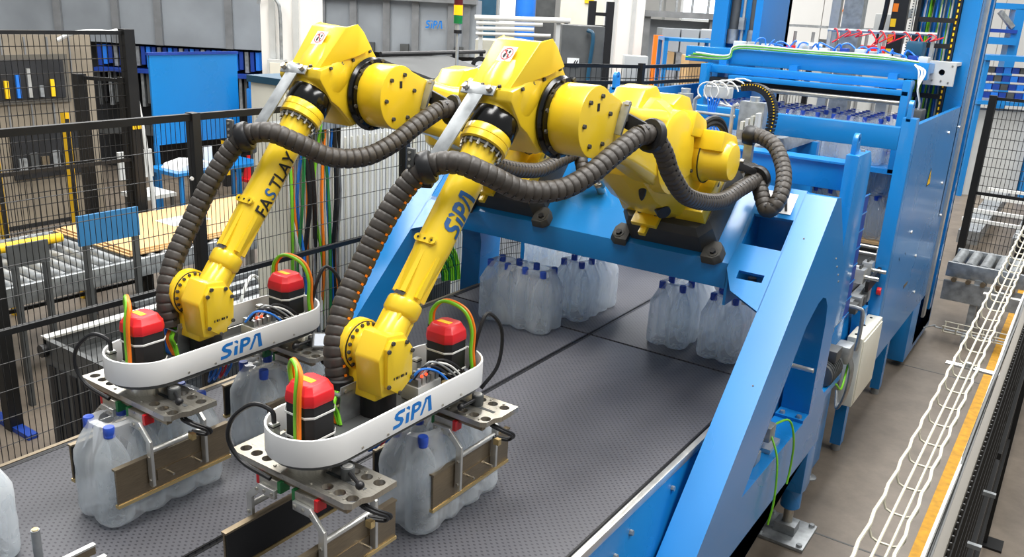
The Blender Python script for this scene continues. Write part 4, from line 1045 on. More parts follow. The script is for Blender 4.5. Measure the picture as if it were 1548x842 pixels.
# warning triangle on the side plate
wt = G().prism([(6.46, 1.575), (6.60, 1.575), (6.53, 1.695)], -.8999, -.8975, 'x').build('warning_triangle', 'ink', pm, label='yellow high-voltage triangle')
G().prism([(6.474, 1.583), (6.586, 1.583), (6.53, 1.680)], -.8975, -.8965, 'x').build('triangle_face', 'signy', wt)
G().prism([(6.536, 1.655), (6.545, 1.655), (6.534, 1.626), (6.543, 1.626), (6.524, 1.592), (6.529, 1.618), (6.521, 1.618)], -.8965, -.896, 'x').build('lightning_bolt', 'ink', wt)
G().box(-.8995, -.897, 6.35, 6.48, .86, .885).build('type_plate', 'bronze', pm)
# cable chain and cables in the near mast
for k in range(13):
    G().tube([(-1.06 - .018 * k, 7.38 + .01 * (k % 3), 1.5), (-1.065 - .018 * k + .012 * math.sin(k), 7.40, 2.0), (-1.07 - .018 * k + .014 * math.cos(k * 2), 7.40, 2.5), (-1.07 - .018 * k, 7.40, 3.4)], .0075, 6, 6).build('mast_cable', ('green', 'wcable', 'bcable', 'green', 'zinc')[k % 5], pm)
for z in [1.55 + .185 * k for k in range(10)]:
    G().box(-1.30, -1.05, 7.33, 7.36, z, z + .035).build('cable_strap', 'black', pm)
G().box(-1.06, -1.03, 7.35, 7.42, 1.5, 3.6).build('chain_side', 'black', pm)
for k in range(50):
    G().box(-1.050, -1.040, 7.344, 7.35, 1.52 + .042 * k, 1.542 + .042 * k).build('chain_mark', 'signy', pm)
G().box(-1.325, -1.30, 7.32, 7.42, 1.5, 3.6).build('chain_side', 'black', pm)
G().box(-1.345, -1.335, 7.30, 7.34, 2.30, 3.6).build('rack_strip', 'alu', pm)
rk = G()
for k in range(60): rk.box(-1.356, -1.345, 7.30, 7.34, 2.32 + .02 * k, 2.33 + .02 * k)
rk.build('rack_teeth', 'dgrey', pm, kind='stuff')
pp = G().prism([(-1.16, 2.215), (-.955, 2.215), (-.955, 2.385), (-1.16, 2.385)], 7.16, 7.19, 'y', [list(reversed(circ(-1.045, 2.31, .022, 16)))]).build('hole_plate', 'lgrey', pm)
G().box(-1.16, -.955, 7.19, 7.42, 2.36, 2.385).build('plate_return', 'lgrey', pm)
bolts([(-1.04, 7.16, 2.25), (-.99, 7.16, 2.24), (-1.10, 7.16, 2.25), (-1.11, 7.16, 2.36), (-.98, 7.16, 2.36)], (0, -1, 0), .007, .005, pp)
# far mast front: grey slide columns
for x in (-2.80, -2.62):
    G().cyl((x, 7.5, 2.44), (x, 7.5, 4.0), .042, n=16).build('slide_column', 'dgrey', pm)
    G().cyl((x, 7.5, 2.40), (x, 7.5, 2.52), .052, n=16).build('slide_collar', 'zinc', pm)
G().cyl((-2.71, 7.46, 2.42), (-2.71, 7.46, 4.0), .012, n=10).build('lead_screw', 'alu', pm)
G().box(-2.735, -2.69, 7.43, 7.48, 2.52, 2.62).build('screw_nut', 'zinc', pm)
# lift carriage
lc = thing('lift_carriage', 'blue lift carriage with valves and hoses on its deck, hanging between the palletizer masts', 'lift carriage', (-1.85, 6.9, 2.15))
G().box(-2.86, -1.10, 6.75, 7.36, 2.30, 2.37).build('deck', 'blue', lc, bevel=.004)
G().box(-2.86, -1.06, 6.66, 6.76, 2.27, 2.385).build('deck_beam', 'blue', lc, bevel=.004)
G().box(-2.60, -1.12, 6.52, 6.62, 2.205, 2.262).build('middle_beam', 'blue', lc, bevel=.004)
G().box(-2.40, -1.12, 6.44, 6.52, 2.165, 2.20).build('lower_beam', 'blue', lc, bevel=.004)
G().box(-2.62, -1.12, 6.52, 6.60, 2.12, 2.17).build('lower_beam', 'dark', lc)
G().box(-1.165, -1.115, 6.44, 6.56, 1.63, 2.27).build('end_post', 'blue', lc, bevel=.003)
G().box(-2.63, -2.58, 6.44, 6.56, 1.63, 2.27).build('end_post', 'blue', lc, bevel=.003)
G().cyl((-2.56, 6.47, 2.115), (-1.17, 6.47, 2.115), .018, n=14).build('chrome_roller', 'steel', lc)
G().box(-2.62, -1.12, 6.44, 7.38, 1.625, 1.66).build('carrier_plate', 'blue', lc)
for x in (-2.55, -2.0, -1.3):
    G().box(x, x + .06, 6.60, 6.66, 2.16, 2.30).build('hanger', 'blue', lc)
# cable strip along the deck edge
for k, mm in enumerate(('green', 'zinc', 'dkgreen', 'green', 'wcable')):
    G().tube([(-2.83 + .02 * k, 6.60, 2.30 + .01 * k), (-2.5, 6.63, 2.31 + .006 * k), (-2.42, 6.64, 2.392 + .006 * k), (-1.9, 6.63, 2.395 + .005 * k), (-1.4, 6.63, 2.394 + .005 * k), (-1.12, 6.62, 2.39)], .007, 6, 6).build('cable', mm, lc)
rnd = random.Random(3)
for k in range(16):
    x = -2.55 + k * .092; h = rnd.choice((.05, .07, .09, .06))
    bxx = G().box(x, x + rnd.choice((.05, .065, .075)), 6.86 + .06 * (k % 3), 6.96 + .06 * (k % 3), 2.37, 2.37 + h).build('valve_box', ('lgrey', 'alu', 'cream', 'zinc', 'deepblue')[k % 5], lc, bevel=.005)
for k in range(14):
    x = -2.4 + .085 * k; y = 6.92 + .05 * (k % 2)
    q_ = [rnd.uniform(-.03, .03) for _ in range(8)]
    G().tube([(x, y, 2.40), (x + .02 + q_[0], y + q_[1], 2.44 + abs(q_[2])), (x + .05 + q_[3], y + .04, 2.45 + q_[4] * .8), (x + .09 + q_[5], y + .02 + q_[6], 2.42 + q_[7] * .5), (x + .12, y, 2.39)], .006, 6, 6).build('air_hose', 'bcable', lc)
G().box(-1.30, -1.18, 7.02, 7.16, 2.40, 2.52).build('drive_motor', 'teal', lc, bevel=.02)
G().box(-1.11, -1.02, 6.50, 6.66, 1.95, 2.08).build('drive_motor', 'dgrey', lc, bevel=.012)
G().box(-1.11, -1.05, 6.5, 6.58, 1.90, 1.95).build('bracket', 'cream', lc)
for k, mm in enumerate(('wcable', 'wcable', 'zinc')):
    G().tube([(-1.14, 6.6, 2.37), (-1.06 - .02 * k, 6.56, 2.33), (-1.08, 6.52, 2.22), (-1.05, 6.52, 2.10), (-1.10, 6.54, 1.98)], .007, 6, 6).build('cable', mm, lc)
# bottle packs on the carrier: one layer
for i in range(3):
    for j in range(3):
        pack((-2.33 + i * .442, 6.60 + j * .226, 1.662), 'wrapped bottle pack in the lifted layer, %s row, %s place' % (('front', 'middle', 'back')[j], ('left', 'centre', 'right')[i]), math.pi / 2, i + j, 'bottle packs in the lifted layer')
# finished stack standing on a pallet below
pal = thing('pallet', 'wooden pallet under the stack of bottle packs inside the blue frame', 'pallet', (-1.55, 6.9, .98))
for k in range(5):
    G().box(-2.1, -1.02, 6.62 + .17 * k, 6.73 + .17 * k, 1.07, 1.09).build('top_board', 'card', pal)
for x in (-2.05, -1.56, -1.1):
    G().box(x - .04, x + .04, 6.62, 7.41, .982, 1.07).build('block_row', 'card', pal)
for kz in range(2):
    for i in range(2):
        for j in range(2):
            pack((-1.30 - i * .442, 6.74 + j * .226, 1.092 + kz * .33), 'wrapped pack in the pallet stack, %s layer, %s row, %s' % (('lower', 'upper')[kz], ('front', 'back')[j], ('beside the side plate', 'further left')[i]), math.pi / 2, i + j + kz, 'bottle packs in the finished stack')

# pneumatic unit beside the lift: ladder frame, cable chain
lf = thing('pneumatic_stand', 'aluminium ladder-like stand with white tubing and grey junction box behind the right robot', 'stand', (-2.06, 5.3, 1.0))
G().tube([(-2.20, 5.36, 1.036), (-2.20, 5.36, 2.10), (-2.17, 5.36, 2.125)], .014, 8).build('upright', 'alu', lf)
G().tube([(-1.94, 5.36, 1.036), (-1.94, 5.36, 2.08), (-1.91, 5.36, 2.10)], .014, 8).build('upright', 'alu', lf)
for z in (1.70, 1.88, 2.02):
    G().cyl((-2.22, 5.36, z), (-1.92, 5.36, z), .010, n=10).build('rung', 'alu', lf)
G().box(-2.16, -1.98, 5.38, 5.44, 2.12, 2.19).build('junction_box', 'lgrey', lf, bevel=.006)
G().box(-2.36, -1.66, 5.28, 5.48, 1.0225, 1.036).build('base_plate', 'zinc', lf)
G().box(-2.32, -2.24, 5.34, 5.42, 1.036, 2.13).build('side_post', 'zinc', lf, bevel=.004)
G().box(-1.90, -1.74, 5.36, 5.44, 1.036, 2.12).build('side_post', 'zinc', lf, bevel=.004)
G().lathe([(.03, 0), (.032, .03), (.026, .032), (.026, 0)], (-1.82, 5.40, 2.12), n=16, cap=False).build('pipe_mouth', 'alu', lf)
G().lathe([(.03, 0), (.032, .03), (.026, .032), (.026, 0)], (-2.28, 5.38, 2.13), n=16, cap=False).build('pipe_mouth', 'alu', lf)
for k in range(5):
    c = (-2.12 + .05 * k, 5.36, 2.16); r = .07 + .012 * k
    G().tube([(c[0] + r * math.cos(a), c[1] + .01 * k, c[2] + r * .8 * math.sin(a)) for a in [math.radians(-40 + 24 * q + 25 * k) for q in range(12)]], .005, 6).build('air_tube', 'wcable', lf)
for k in range(5):
    G().tube([(-2.12 + .02 * k, 5.37, 2.12), (-2.10 + .01 * k, 5.36, 2.0), (-2.13 + .035 * k, 5.35, 1.88), (-2.16 + .06 * k, 5.36, 1.76), (-2.2 + .08 * k, 5.36, 1.70)], .006, 6, 5).build('air_hose', 'bcable', lf)
G().cyl((-1.97, 5.24, 1.87), (-1.90, 5.24, 1.87), .05, n=20).build('guide_wheel', 'floory', lf, bevel=.006)
for k in range(4):
    G().box(-1.86 + .03 * k, -1.84 + .03 * k, 5.30, 5.36, 1.95 + .02 * (k % 2), 2.0 + .02 * k).build('fitting', 'wcable' if k % 2 else 'cream', lf)
cc = thing('cable_chain', 'black cable chain with yellow teeth curving over the aluminium stand', 'cable chain', (-1.7, 5.25, 1.9))
P = spline([(-1.84, 5.2, 2.215), (-1.76, 5.2, 2.225), (-1.69, 5.2, 2.20), (-1.645, 5.2, 2.14), (-1.63, 5.2, 2.06), (-1.64, 5.2, 1.95)], 5)
for i in range(0, len(P) - 1):
    d = (P[i + 1] - P[i]).normalized(); n_ = Vector((0, 1, 0)).cross(d)
    lk = G().obox((P[i] + P[i + 1]) / 2, (.0075, .03, .022), (d, (0, 1, 0), n_)).build('chain_link', 'black', cc)
    G().obox((P[i] + P[i + 1]) / 2 - Vector((0, .031, 0)) - n_ * .014, (.003, .0015, .004), (d, (0, 1, 0), n_)).build('link_tooth', 'signy', lk)
G().box(-1.67, -1.62, 5.17, 5.23, 1.0225, 1.96).build('chain_post', 'zinc', cc)
ab = thing('aluminium_rail', 'pair of wide aluminium rails leading from the robots towards the lift', 'rail', (-1.8, 6.0, 1.8))
for x in (-1.86, -1.72):
    G().prism([(x - .05, 1.80), (x + .05, 1.80), (x + .05, 1.84), (x + .03, 1.88), (x - .03, 1.88), (x - .05, 1.84)], 4.95, 6.40, 'y').build('rail_profile', 'zinc', ab)
for y in (5.0, 6.3):
    G().box(-1.93, -1.63, y, y + .06, 1.0225, 1.80).build('rail_support', 'blue', ab)
G().box(-1.63, -1.10, 5.1, 5.5, 1.50, 1.52).build('dark_tray', 'black', ab)

# ================================================================== roller conveyor at the right, far fence, far floor tray
def roller_conveyor(name, label, x0, x1, y0, y1, z, axis, pitch, r, legs=True):
    t = thing(name, label, 'conveyor', ((x0 + x1) / 2, (y0 + y1) / 2, 0))
    if axis == 'y':        # rollers lie along y, conveyor runs in x
        for y in (y0, y1): G().box(x0, x1, y - .02, y + .02, z - .11, z + .02).build('side_rail', 'zinc', t, bevel=.003)
        n = int((x1 - x0) / pitch); me = G().cyl((0, y0 + .02, z - r * .3), (0, y1 - .02, z - r * .3), r, n=14)
    else:
        for x in (x0, x1): G().box(x - .02, x + .02, y0, y1, z - .11, z + .02).build('side_rail', 'zinc', t, bevel=.003)
        n = int((y1 - y0) / pitch); me = G().cyl((x0 + .02, 0, z - r * .3), (x1 - .02, 0, z - r * .3), r, n=14)
    me = me.mesh('roller', ORG[t.name]); me.materials.append(MT['zinc'])
    for i in range(n):
        o = bpy.data.objects.new('roller', me); COL.objects.link(o); o.parent = t
        o.location = (x0 + pitch * (i + .5), 0, 0) if axis == 'y' else (0, y0 + pitch * (i + .5), 0)
    for fx in ((.12, .88) if axis == 'y' else (0, 1)):
        for fy in ((0, 1) if axis == 'y' else (.1, .5, .9)):
            x = x0 + (x1 - x0) * fx; y = y0 + (y1 - y0) * fy
            G().box(x - .03, x + .03, y - .03, y + .03, 0, z - .1).build('leg', 'zinc', t)
    return t
rc = roller_conveyor('roller_conveyor', 'steel roller conveyor crossing behind the cable tray, right of the palletizer mast', -.86, 1.4, 8.35, 8.95, .62, 'y', .115, .045)
G().box(-.86, 1.4, 8.30, 8.33, .30, .48).build('side_panel', 'zinc', rc)
for i in range(10):
    G().cyl((-.78 + .115 * i, 8.27, .50), (-.78 + .115 * i, 8.31, .50), .022, n=12).build('drive_sprocket', 'bronze', rc)
ft_ = thing('floor_cable_tray', 'short cream wire cable tray lying low in front of the roller conveyor', 'cable tray', (-.4, 8.1, 0))
for y, z in ((7.95, .16), (8.10, .16), (7.99, .10), (8.06, .10)):
    G().cyl((-.76, y, z), (.3, y, z), .006, n=6).build('long_wire', 'galv', ft_)
for k in range(11):
    G().tube([(-.75 + .1 * k, 7.95, .16), (-.75 + .1 * k, 7.97, .10), (-.75 + .1 * k, 8.08, .10), (-.75 + .1 * k, 8.10, .16)], .005, 6).build('cross_wire', 'galv', ft_)
for x in (-.6, .1):
    G().box(x, x + .03, 7.96, 8.09, 0, .10).build('tray_foot', 'zinc', ft_)
G().tube([(-.9, 7.9, .12), (-.82, 7.98, .14), (-.74, 8.03, .11), (.2, 8.03, .11)], .007, 6, 5).build('cable', 'zinc', ft_)

def simple_fence(name, label, pts, h, mid=(), panel=True, r=.003, sv=.05, z0=.12, postw=.05):
    t = thing(name, label, 'fence', (pts[0][0], pts[0][1], 0))
    for x, y in pts:
        G().box(x - postw / 2, x + postw / 2, y - postw / 2, y + postw / 2, 0, h + .03).build('post', 'mesh', t)
    for (xa, ya), (xb, yb) in zip(pts, pts[1:]):
        for z in (z0, h) + tuple(mid):
            G().bar((xa, ya, z), (xb, yb, z), .025, .03).build('rail', 'mesh', t)
        if panel: mesh_panel(G(), (xa, ya, 0), (xb, yb, 0), z0, h, sv, .1, r).build('mesh_panel', 'mesh', t, kind='stuff')
    return t
simple_fence('mesh_fence', 'black mesh gate behind the roller conveyor beside the palletizer mast', [(-.98, 10.4), (-.42, 10.4), (1.3, 10.4)], 1.95, (.95,), True, .0028, .04, postw=.07)
simple_fence('mesh_fence', 'low black rail fence with corner post behind the right robot head', [(-4.15, 5.9), (-3.45, 7.1), (-3.25, 8.5), (-2.75, 9.8)], 2.16, (2.02,), True, .0028, .05)

# ================================================================== far surroundings
def P(D, lat, z): return Vector((-sy * D + cy * lat, cy * D + sy * lat, z))     # a point at ground distance D ahead, lat to the right
UD = Vector((-sy, cy, 0)); UL = Vector((cy, sy, 0)); UZ = Vector((0, 0, 1))
def vbox(g, D0, D1, l0, l1, z0, z1):
    return g.obox(P((D0 + D1) / 2, (l0 + l1) / 2, (z0 + z1) / 2), ((l1 - l0) / 2, (D1 - D0) / 2, (z1 - z0) / 2), (UL, UD, UZ))

# white control cabinets right behind the left fence
for k, (y0, y1, h, lab) in enumerate(((3.08, 3.34, 2.16, 'white control cabinet behind the left fence with a blue-green top edge'), (3.36, 4.10, 1.94, 'white control cabinet behind hanging coloured cables, middle of the row'), (4.12, 4.9, 1.94, 'white control cabinet behind the left robot elbow, far end of the row'))):
    c = thing('control_cabinet', lab, 'cabinet', (-3.64, (y0 + y1) / 2, 0))
    G().box(-3.78, -3.52, y0, y1, .1, h).build('body', 'cream', c, bevel=.006)
    G().box(-3.80, -3.50, y0 - .008, y1 + .008, h, h + .035).build('top_edge', 'teal', c)
    G().box(-3.76, -3.54, y0 + .02, y1 - .02, 0, .1).build('plinth', 'dgrey', c)
    G().box(-3.52, -3.505, y0 + .02, y1 - .02, .14, h - .03).build('door', 'lgrey', c, bevel=.003)
    n = int((y1 - y0) / .05)
    for i in range(n):
        G().box(-3.505, -3.498, y0 + .04 + i * .05, y0 + .052 + i * .05, .2, h - .08).build('door_rib', 'cream', c)
cb = thing('cable_bundle', 'bundle of green, orange, blue and black cables hanging behind the left fence', 'cables', (-3.32, 3.15, .2))
rnd = random.Random(11)
for k in range(18):
    y = 2.96 + k * .021; m_ = ('green', 'wcable', 'orange', 'dkgreen', 'bcable', 'black', 'orange', 'black', 'zinc')[k % 9]
    G().tube([(-3.36 + rnd.uniform(-.02, .02), y + rnd.uniform(-.03, .03), z) for z in (1.98, 1.6, 1.2, .8, .45, .2)], .009 if m_ != 'black' else .013, 6, 5).build('cable', m_, cb)
G().box(-3.50, -3.34, 2.94, 3.36, 1.95, 1.99).build('hanger_bar', 'zinc', cb)
cl = thing('coiled_cable', 'coil of green cables on the floor behind the left fence near the gantry post', 'cables', (-3.35, 4.2, .6))
for k in range(9):
    r = .10 + .017 * k
    G().tube([(-3.36 + .004 * k, 4.15 + r * math.cos(a), .85 + r * 1.3 * math.sin(a)) for a in [q * math.pi / 9 for q in range(0, 12)]], .009, 6).build('cable', 'green' if k % 3 else 'dkgreen', cl)
G().box(-3.42, -3.34, 4.1, 4.3, 0, .86).build('cable_post', 'dgrey', cl)

# grey-teal machine with sloping cover behind the robots
mt_ = thing('filler_cover', 'grey machine cover with dark blue-green rail and lifting eye behind the left robot', 'machine', (-4.85, 6.8, 0))
G().box(-5.4, -4.35, 5.7, 7.4, .1, 1.90).build('body', 'lgrey', mt_)
G().box(-5.42, -4.32, 5.68, 7.42, 1.90, 1.96).build('rail', 'teal', mt_)
G().box(-5.38, -4.4, 5.75, 7.35, 0, .1).build('plinth', 'dgrey', mt_)
G().prism([(-5.4, 1.96), (-4.7, 1.96), (-4.7, 2.0), (-5.3, 2.12), (-5.4, 2.12)], 5.72, 6.7, 'y').build('sloping_cover', 'dgrey', mt_)
G().prism([(-5.4, 1.96), (-4.6, 1.96), (-4.6, 2.0), (-5.3, 2.06), (-5.4, 2.06)], 6.9, 7.38, 'y').build('sloping_cover', 'rib', mt_)
G().lathe([(.02, -.008), (.05, -.008), (.05, .008), (.02, .008)], (-4.5, 6.35, 2.01), (1, 0, 0), 18, False).build('lifting_eye', 'wcable', mt_)
G().cyl((-5.36, 5.8, 2.15), (-5.36, 7.35, 2.15), .02, n=8).cyl((-5.36, 6.85, 1.96), (-5.36, 6.85, 2.15), .02, n=8).cyl((-5.36, 7.3, 1.96), (-5.36, 7.3, 2.15), .02, n=8).build('hand_rail', 'black', mt_)
for k in range(2):
    G().tube([(-4.75, 6.3 + .05 * k, 1.97), (-4.7, 6.35 + .05 * k, 2.07), (-4.6, 6.39 + .05 * k, 2.09), (-4.5, 6.41 + .05 * k, 1.97)], .01, 6, 5).build('white_hose', 'wcable', mt_)
G().lathe([(.05, -.02), (.09, -.02), (.09, .02), (.05, .02)], (-5.0, 6.8, 2.05), (.55, -.83, 0), 18, False).build('black_wheel', 'black', mt_)

tl_ = thing('signal_tower', 'signal tower light with amber over green on a thin pole', 'signal light', tuple(P(6.6, -.50, 1.96)))
def tw(z0, z1, r, m_, nm): G().cyl(P(6.6, -.50, z0), P(6.6, -.50, z1), r, n=16).build(nm, m_, tl_)
tw(1.96, 2.40, .012, 'alu', 'pole'); tw(2.40, 2.425, .03, 'black', 'collar'); tw(2.425, 2.47, .022, 'alu', 'neck'); tw(2.47, 2.53, .033, 'lgreen', 'green_lens'); tw(2.53, 2.60, .033, 'amber', 'amber_lens'); tw(2.60, 2.66, .033, 'darkred', 'red_lens')

# dark perforated cabinet beyond the fence at the lower left
pc_ = thing('perforated_cabinet', 'dark grey perforated cabinet with open top and papers behind the left fence', 'cabinet', (-3.95, 2.6, 0))
G().box(-4.4, -3.55, 2.15, 3.05, .08, .70).build('body', 'dgrey', pc_, bevel=.004)
for k in range(8):
    G().box(-4.36 + .1 * k, -4.30 + .1 * k, 2.144, 2.15, .12, .66).build('perforation_strip', 'dark', pc_)
for (a, b, c, d) in ((-4.40, -4.37, 2.15, 3.05), (-3.58, -3.55, 2.15, 3.05), (-4.40, -3.55, 2.15, 2.18), (-4.40, -3.55, 3.02, 3.05)):
    G().box(a, b, c, d, .70, .80).build('rim', 'dgrey', pc_)
G().box(-4.42, -4.36, 2.15, 3.05, .80, .812).build('edge_strip', 'alu', pc_)
G().cyl((-4.38, 2.12, .74), (-4.38, 2.15, .74), .035, n=16).build('knob', 'black', pc_)
for x in (-4.36, -3.6):
    for y in (2.2, 3.0): G().cyl((x, y, 0), (x, y, .08), .03, n=10).build('caster', 'black', pc_)
solo(G().box(-4.2, -3.9, 2.5, 2.85, .702, .712), 'paper_sheet', 'paper', 'white papers lying in the open dark cabinet behind the fence', 'paper')
solo(G().box(-3.88, -3.64, 2.42, 2.62, .702, .708), 'yellow_card', 'signy', 'yellow card lying in the open dark cabinet behind the fence', 'card')

# fence beyond with tall post
f2 = simple_fence('mesh_fence', 'tall black mesh fence with a thick corner post beyond the left conveyors', [(-6.75, 1.2), (-6.75, 4.26)], 2.24, (1.2,), True, .003, .045, postw=.09)
G().box(-6.70, -6.69, 4.215, 4.245, 1.46, 1.54).build('yellow_tag', 'signy', f2); G().box(-6.70, -6.69, 4.26, 4.29, 1.46, 1.54).build('yellow_tag', 'signy', f2)
simple_fence('mesh_fence', 'short black fence stub joining the thick corner post by a single rail', [(-7.2, 4.08), (-6.80, 4.24)], 1.85, (), False, postw=.08)
p_ = thing('fence_post', 'black post on a blue foot bracket, left edge beyond the fence', 'post', (-5.08, 2.25, 0))
G().box(-5.12, -5.04, 2.21, 2.29, .0, 1.1).build('upright', 'mesh', p_)
G().box(-5.3, -4.86, 2.22, 2.28, 0, .03).build('foot_bar', 'deepblue', p_)

# roller conveyors with cardboard beyond the fence
rc2 = roller_conveyor('roller_conveyor', 'long roller conveyor carrying flat cardboard beyond the left fence', -6.55, -5.45, 1.6, 5.65, .74, 'x', .11, .04)
for k in range(3):
    solo(G().box(-6.5 + .02 * k, -5.5 - .015 * k, 3.35 + .02 * k, 5.6 - .03 * k, .7695 + .012 * k, .7795 + .012 * k), 'cardboard_sheet', 'card', ('lowest', 'middle', 'topmost')[k] + ' flat cardboard sheet on the roller conveyor beyond the left fence', 'cardboard')
solo(G().box(-6.15, -5.9, 4.0, 4.35, .804, .807), 'paper_sheet', 'paper', 'white sheet of paper on top of the flat cardboard', 'paper')
yb = thing('yellow_guide_bar', 'yellow guide bar on the roller conveyor near the blue fence panel', 'guide bar', (-6.0, 3.0, .75))
G().cyl((-6.1, 2.35, .83), (-6.1, 3.2, .83), .035, n=14).build('bar', 'signy', yb)
for y in (2.45, 3.1): G().box(-6.12, -6.08, y, y + .03, .768, .83).build('bracket', 'dgrey', yb)
bpan = thing('blue_barrier', 'blue-grey sheet panel standing by the left roller conveyor', 'panel', (-5.3, 3.1, 0))
G().box(-5.31, -5.29, 2.89, 3.32, .98, 1.18).build('sheet', 'steelblue', bpan)
for y in (2.92, 3.27): G().box(-5.32, -5.28, y, y + .03, 0, .98).build('post', 'dgrey', bpan)
gpan = thing('grey_barrier', 'grey sheet panel at the near end of the left roller conveyor', 'panel', (-5.3, 2.56, 0))
G().box(-5.31, -5.29, 2.44, 2.69, .93, 1.07).build('sheet', 'dgrey', gpan)
for y in (2.46, 2.65): G().box(-5.32, -5.28, y, y + .03, 0, .93).build('post', 'dgrey', gpan)
lo = thing('lower_conveyor', 'low dark conveyor with chains between the left fence and the roller conveyor', 'conveyor', (-4.9, 3.6, 0))
G().box(-5.3, -4.5, 3.2, 5.5, .36, .50).build('bed', 'dark', lo)
for k in range(5): G().box(-5.28 + .17 * k, -5.22 + .17 * k, 3.2, 5.5, .50, .53).build('chain_track', 'zinc', lo)
for x in (-5.27, -4.56):
    for y in (3.3, 4.4, 5.4): G().box(x, x + .06, y, y + .06, 0, .36).build('leg', 'zinc', lo)
for k in range(3):
    G().tube([(-4.52, 3.4 + .5 * k, .2), (-4.5, 3.5 + .5 * k, .6), (-4.6, 3.7 + .5 * k, .75), (-4.7, 3.9 + .5 * k, .55)], .012, 6, 6).build('loop_cable', 'lgrey', lo)

# wrapping machine with window and yellow posts
wm = thing('wrapping_machine', 'beige machine with a dark window and yellow edge strips, far left', 'machine', (-9.9, 4.6, 0))
G().box(-10.4, -9.5, 2.6, 5.55, .05, 2.06).build('body', 'taupe', wm)
G().box(-9.5, -9.47, 4.3, 5.25, 1.35, 1.86).build('window_frame', 'duct', wm)
G().box(-9.47, -9.455, 4.36, 5.19, 1.40, 1.81).build('window_pane', 'dark', wm)
G().box(-9.5, -9.47, 4.55, 5.4, .55, 1.02).build('opening', 'dark', wm)
for k in range(6):
    G().box(-9.455, -9.43, 4.42 + .12 * k, 4.46 + .12 * k, 1.42, 1.42 + .06 * (k % 4 + 2)).build('inner_part', ('zinc', 'signy', 'bcable', 'alu')[k % 4], wm)
    G().box(-9.47, -9.44, 4.6 + .12 * k, 4.68 + .12 * k, .62 + .03 * (k % 3), .78 + .05 * (k % 2)).build('inner_part', ('zinc', 'dgrey', 'bronze')[k % 3], wm)
G().box(-10.4, -9.5, 2.6, 5.55, 0, .05).build('plinth', 'dark', wm)
for k in range(12): G().box(-9.5, -9.485, 2.65 + .24 * k, 2.665 + .24 * k, 1.1, 2.04).build('panel_seam', 'rib', wm)
for y in (3.22, 3.80):
    yp = thing('light_curtain_post', ('left' if y < 3.5 else 'right') + ' one of two yellow posts behind the tall left fence', 'post', (-6.98, y, 0))
    G().box(-7.01, -6.95, y - .02, y + .02, 0, 1.6).build('upright', 'signy', yp)
    G().box(-6.95, -6.945, y - .014, y + .014, .2, 1.55).build('lens_strip', 'dark', yp)
bt = thing('bent_handle', 'long bent white pipe leaning behind the tall left fence', 'pipe', (-7.6, 4.3, 0))
G().tube([(-8.0, 4.36, 2.1), (-7.95, 4.5, 2.17), (-7.9, 4.8, 2.18), (-7.85, 4.92, 2.1), (-7.6, 4.9, 1.2), (-7.4, 4.85, .0)], .02, 8, 4).build('pipe', 'lgrey', bt)

# blue board and table
bb = thing('blue_board', 'big plain blue board on thin blue legs beyond the left fence', 'board', (-9.25, 6.7, 0))
G().box(-9.28, -9.25, 6.10, 7.34, .80, 1.86).build('panel', 'blue', bb)
G().box(-9.29, -9.24, 6.08, 7.36, 1.85, 1.88).build('top_trim', 'deepblue', bb)
for y in (6.12, 7.30): G().box(-9.28, -9.24, y - .025, y + .025, 0, .82).build('leg', 'blue', bb)
bt2 = thing('blue_table', 'low blue work table in front of the big blue board', 'table', (-8.8, 6.4, 0))
G().box(-9.1, -8.5, 5.85, 7.1, .56, .60).build('table_top', 'blue', bt2)
for x in (-9.07, -8.55):
    for y in (5.9, 7.02): G().box(x, x + .04, y, y + .04, 0, .56).build('leg', 'blue', bt2)
solo(G().prism([(5.95, .602), (6.45, .602), (6.4, .66), (6.2, .69), (6.0, .65)], -8.95, -8.6, 'x'), 'paper_heap', 'paper', 'heap of crumpled white paper on the low blue table', 'paper')
solo(G().box(-8.9, -8.88, 6.5, 6.62, .602, .80), 'white_board', 'white', 'small white panel standing on the low blue table', 'panel')
sp_ = thing('striped_pillar', 'short pillar with yellow and black stripes behind the blue table', 'pillar', (-9.9, 7.6, 0))
for k in range(7): G().box(-9.94, -9.86, 7.56, 7.64, .16 * k, .16 * k + .16).build('stripe', 'signy' if k % 2 else 'black', sp_)
wc = thing('work_chair', 'white bench seat with thin legs beyond the left fence', 'chair', (-8.3, 5.35, 0))
G().box(-8.5, -8.1, 5.15, 5.55, .46, .50).build('seat', 'lgrey', wc)
G().box(-8.52, -8.48, 5.15, 5.55, .62, .92).build('backrest', 'lgrey', wc)
for x in (-8.47, -8.14):
    for y in (5.18, 5.5): G().box(x, x + .025, y, y + .025, 0, .46).build('leg', 'dgrey', wc)
cn = thing('traffic_cone', 'small red cone on the floor beyond the blue board', 'cone', (-10.0, 8.1, 0))
G().lathe([(.03, .5), (.12, .04)], (-10.0, 8.1, 0), n=16).build('cone', 'red', cn); G().box(-10.15, -9.85, 7.95, 8.25, 0, .04).build('base', 'red', cn)
bu = thing('blue_pump_unit', 'small blue pump unit with two dark windows behind the white cabinet', 'machine', (-9.0, 7.6, 0))
G().box(-9.2, -8.9, 7.42, 7.66, .9, 1.42).build('body', 'blue', bu, bevel=.02)
for y in (7.45, 7.56): G().box(-8.9, -8.89, y, y + .07, 1.2, 1.36).build('window', 'dark', bu)
for y in (7.42, 7.55): G().box(-9.15, -8.95, y, y + .11, 1.42, 1.56).build('top_unit', 'blue', bu, bevel=.015)
G().box(-9.2, -8.9, 7.45, 7.63, 0, .9).build('pedestal', 'dgrey', bu)

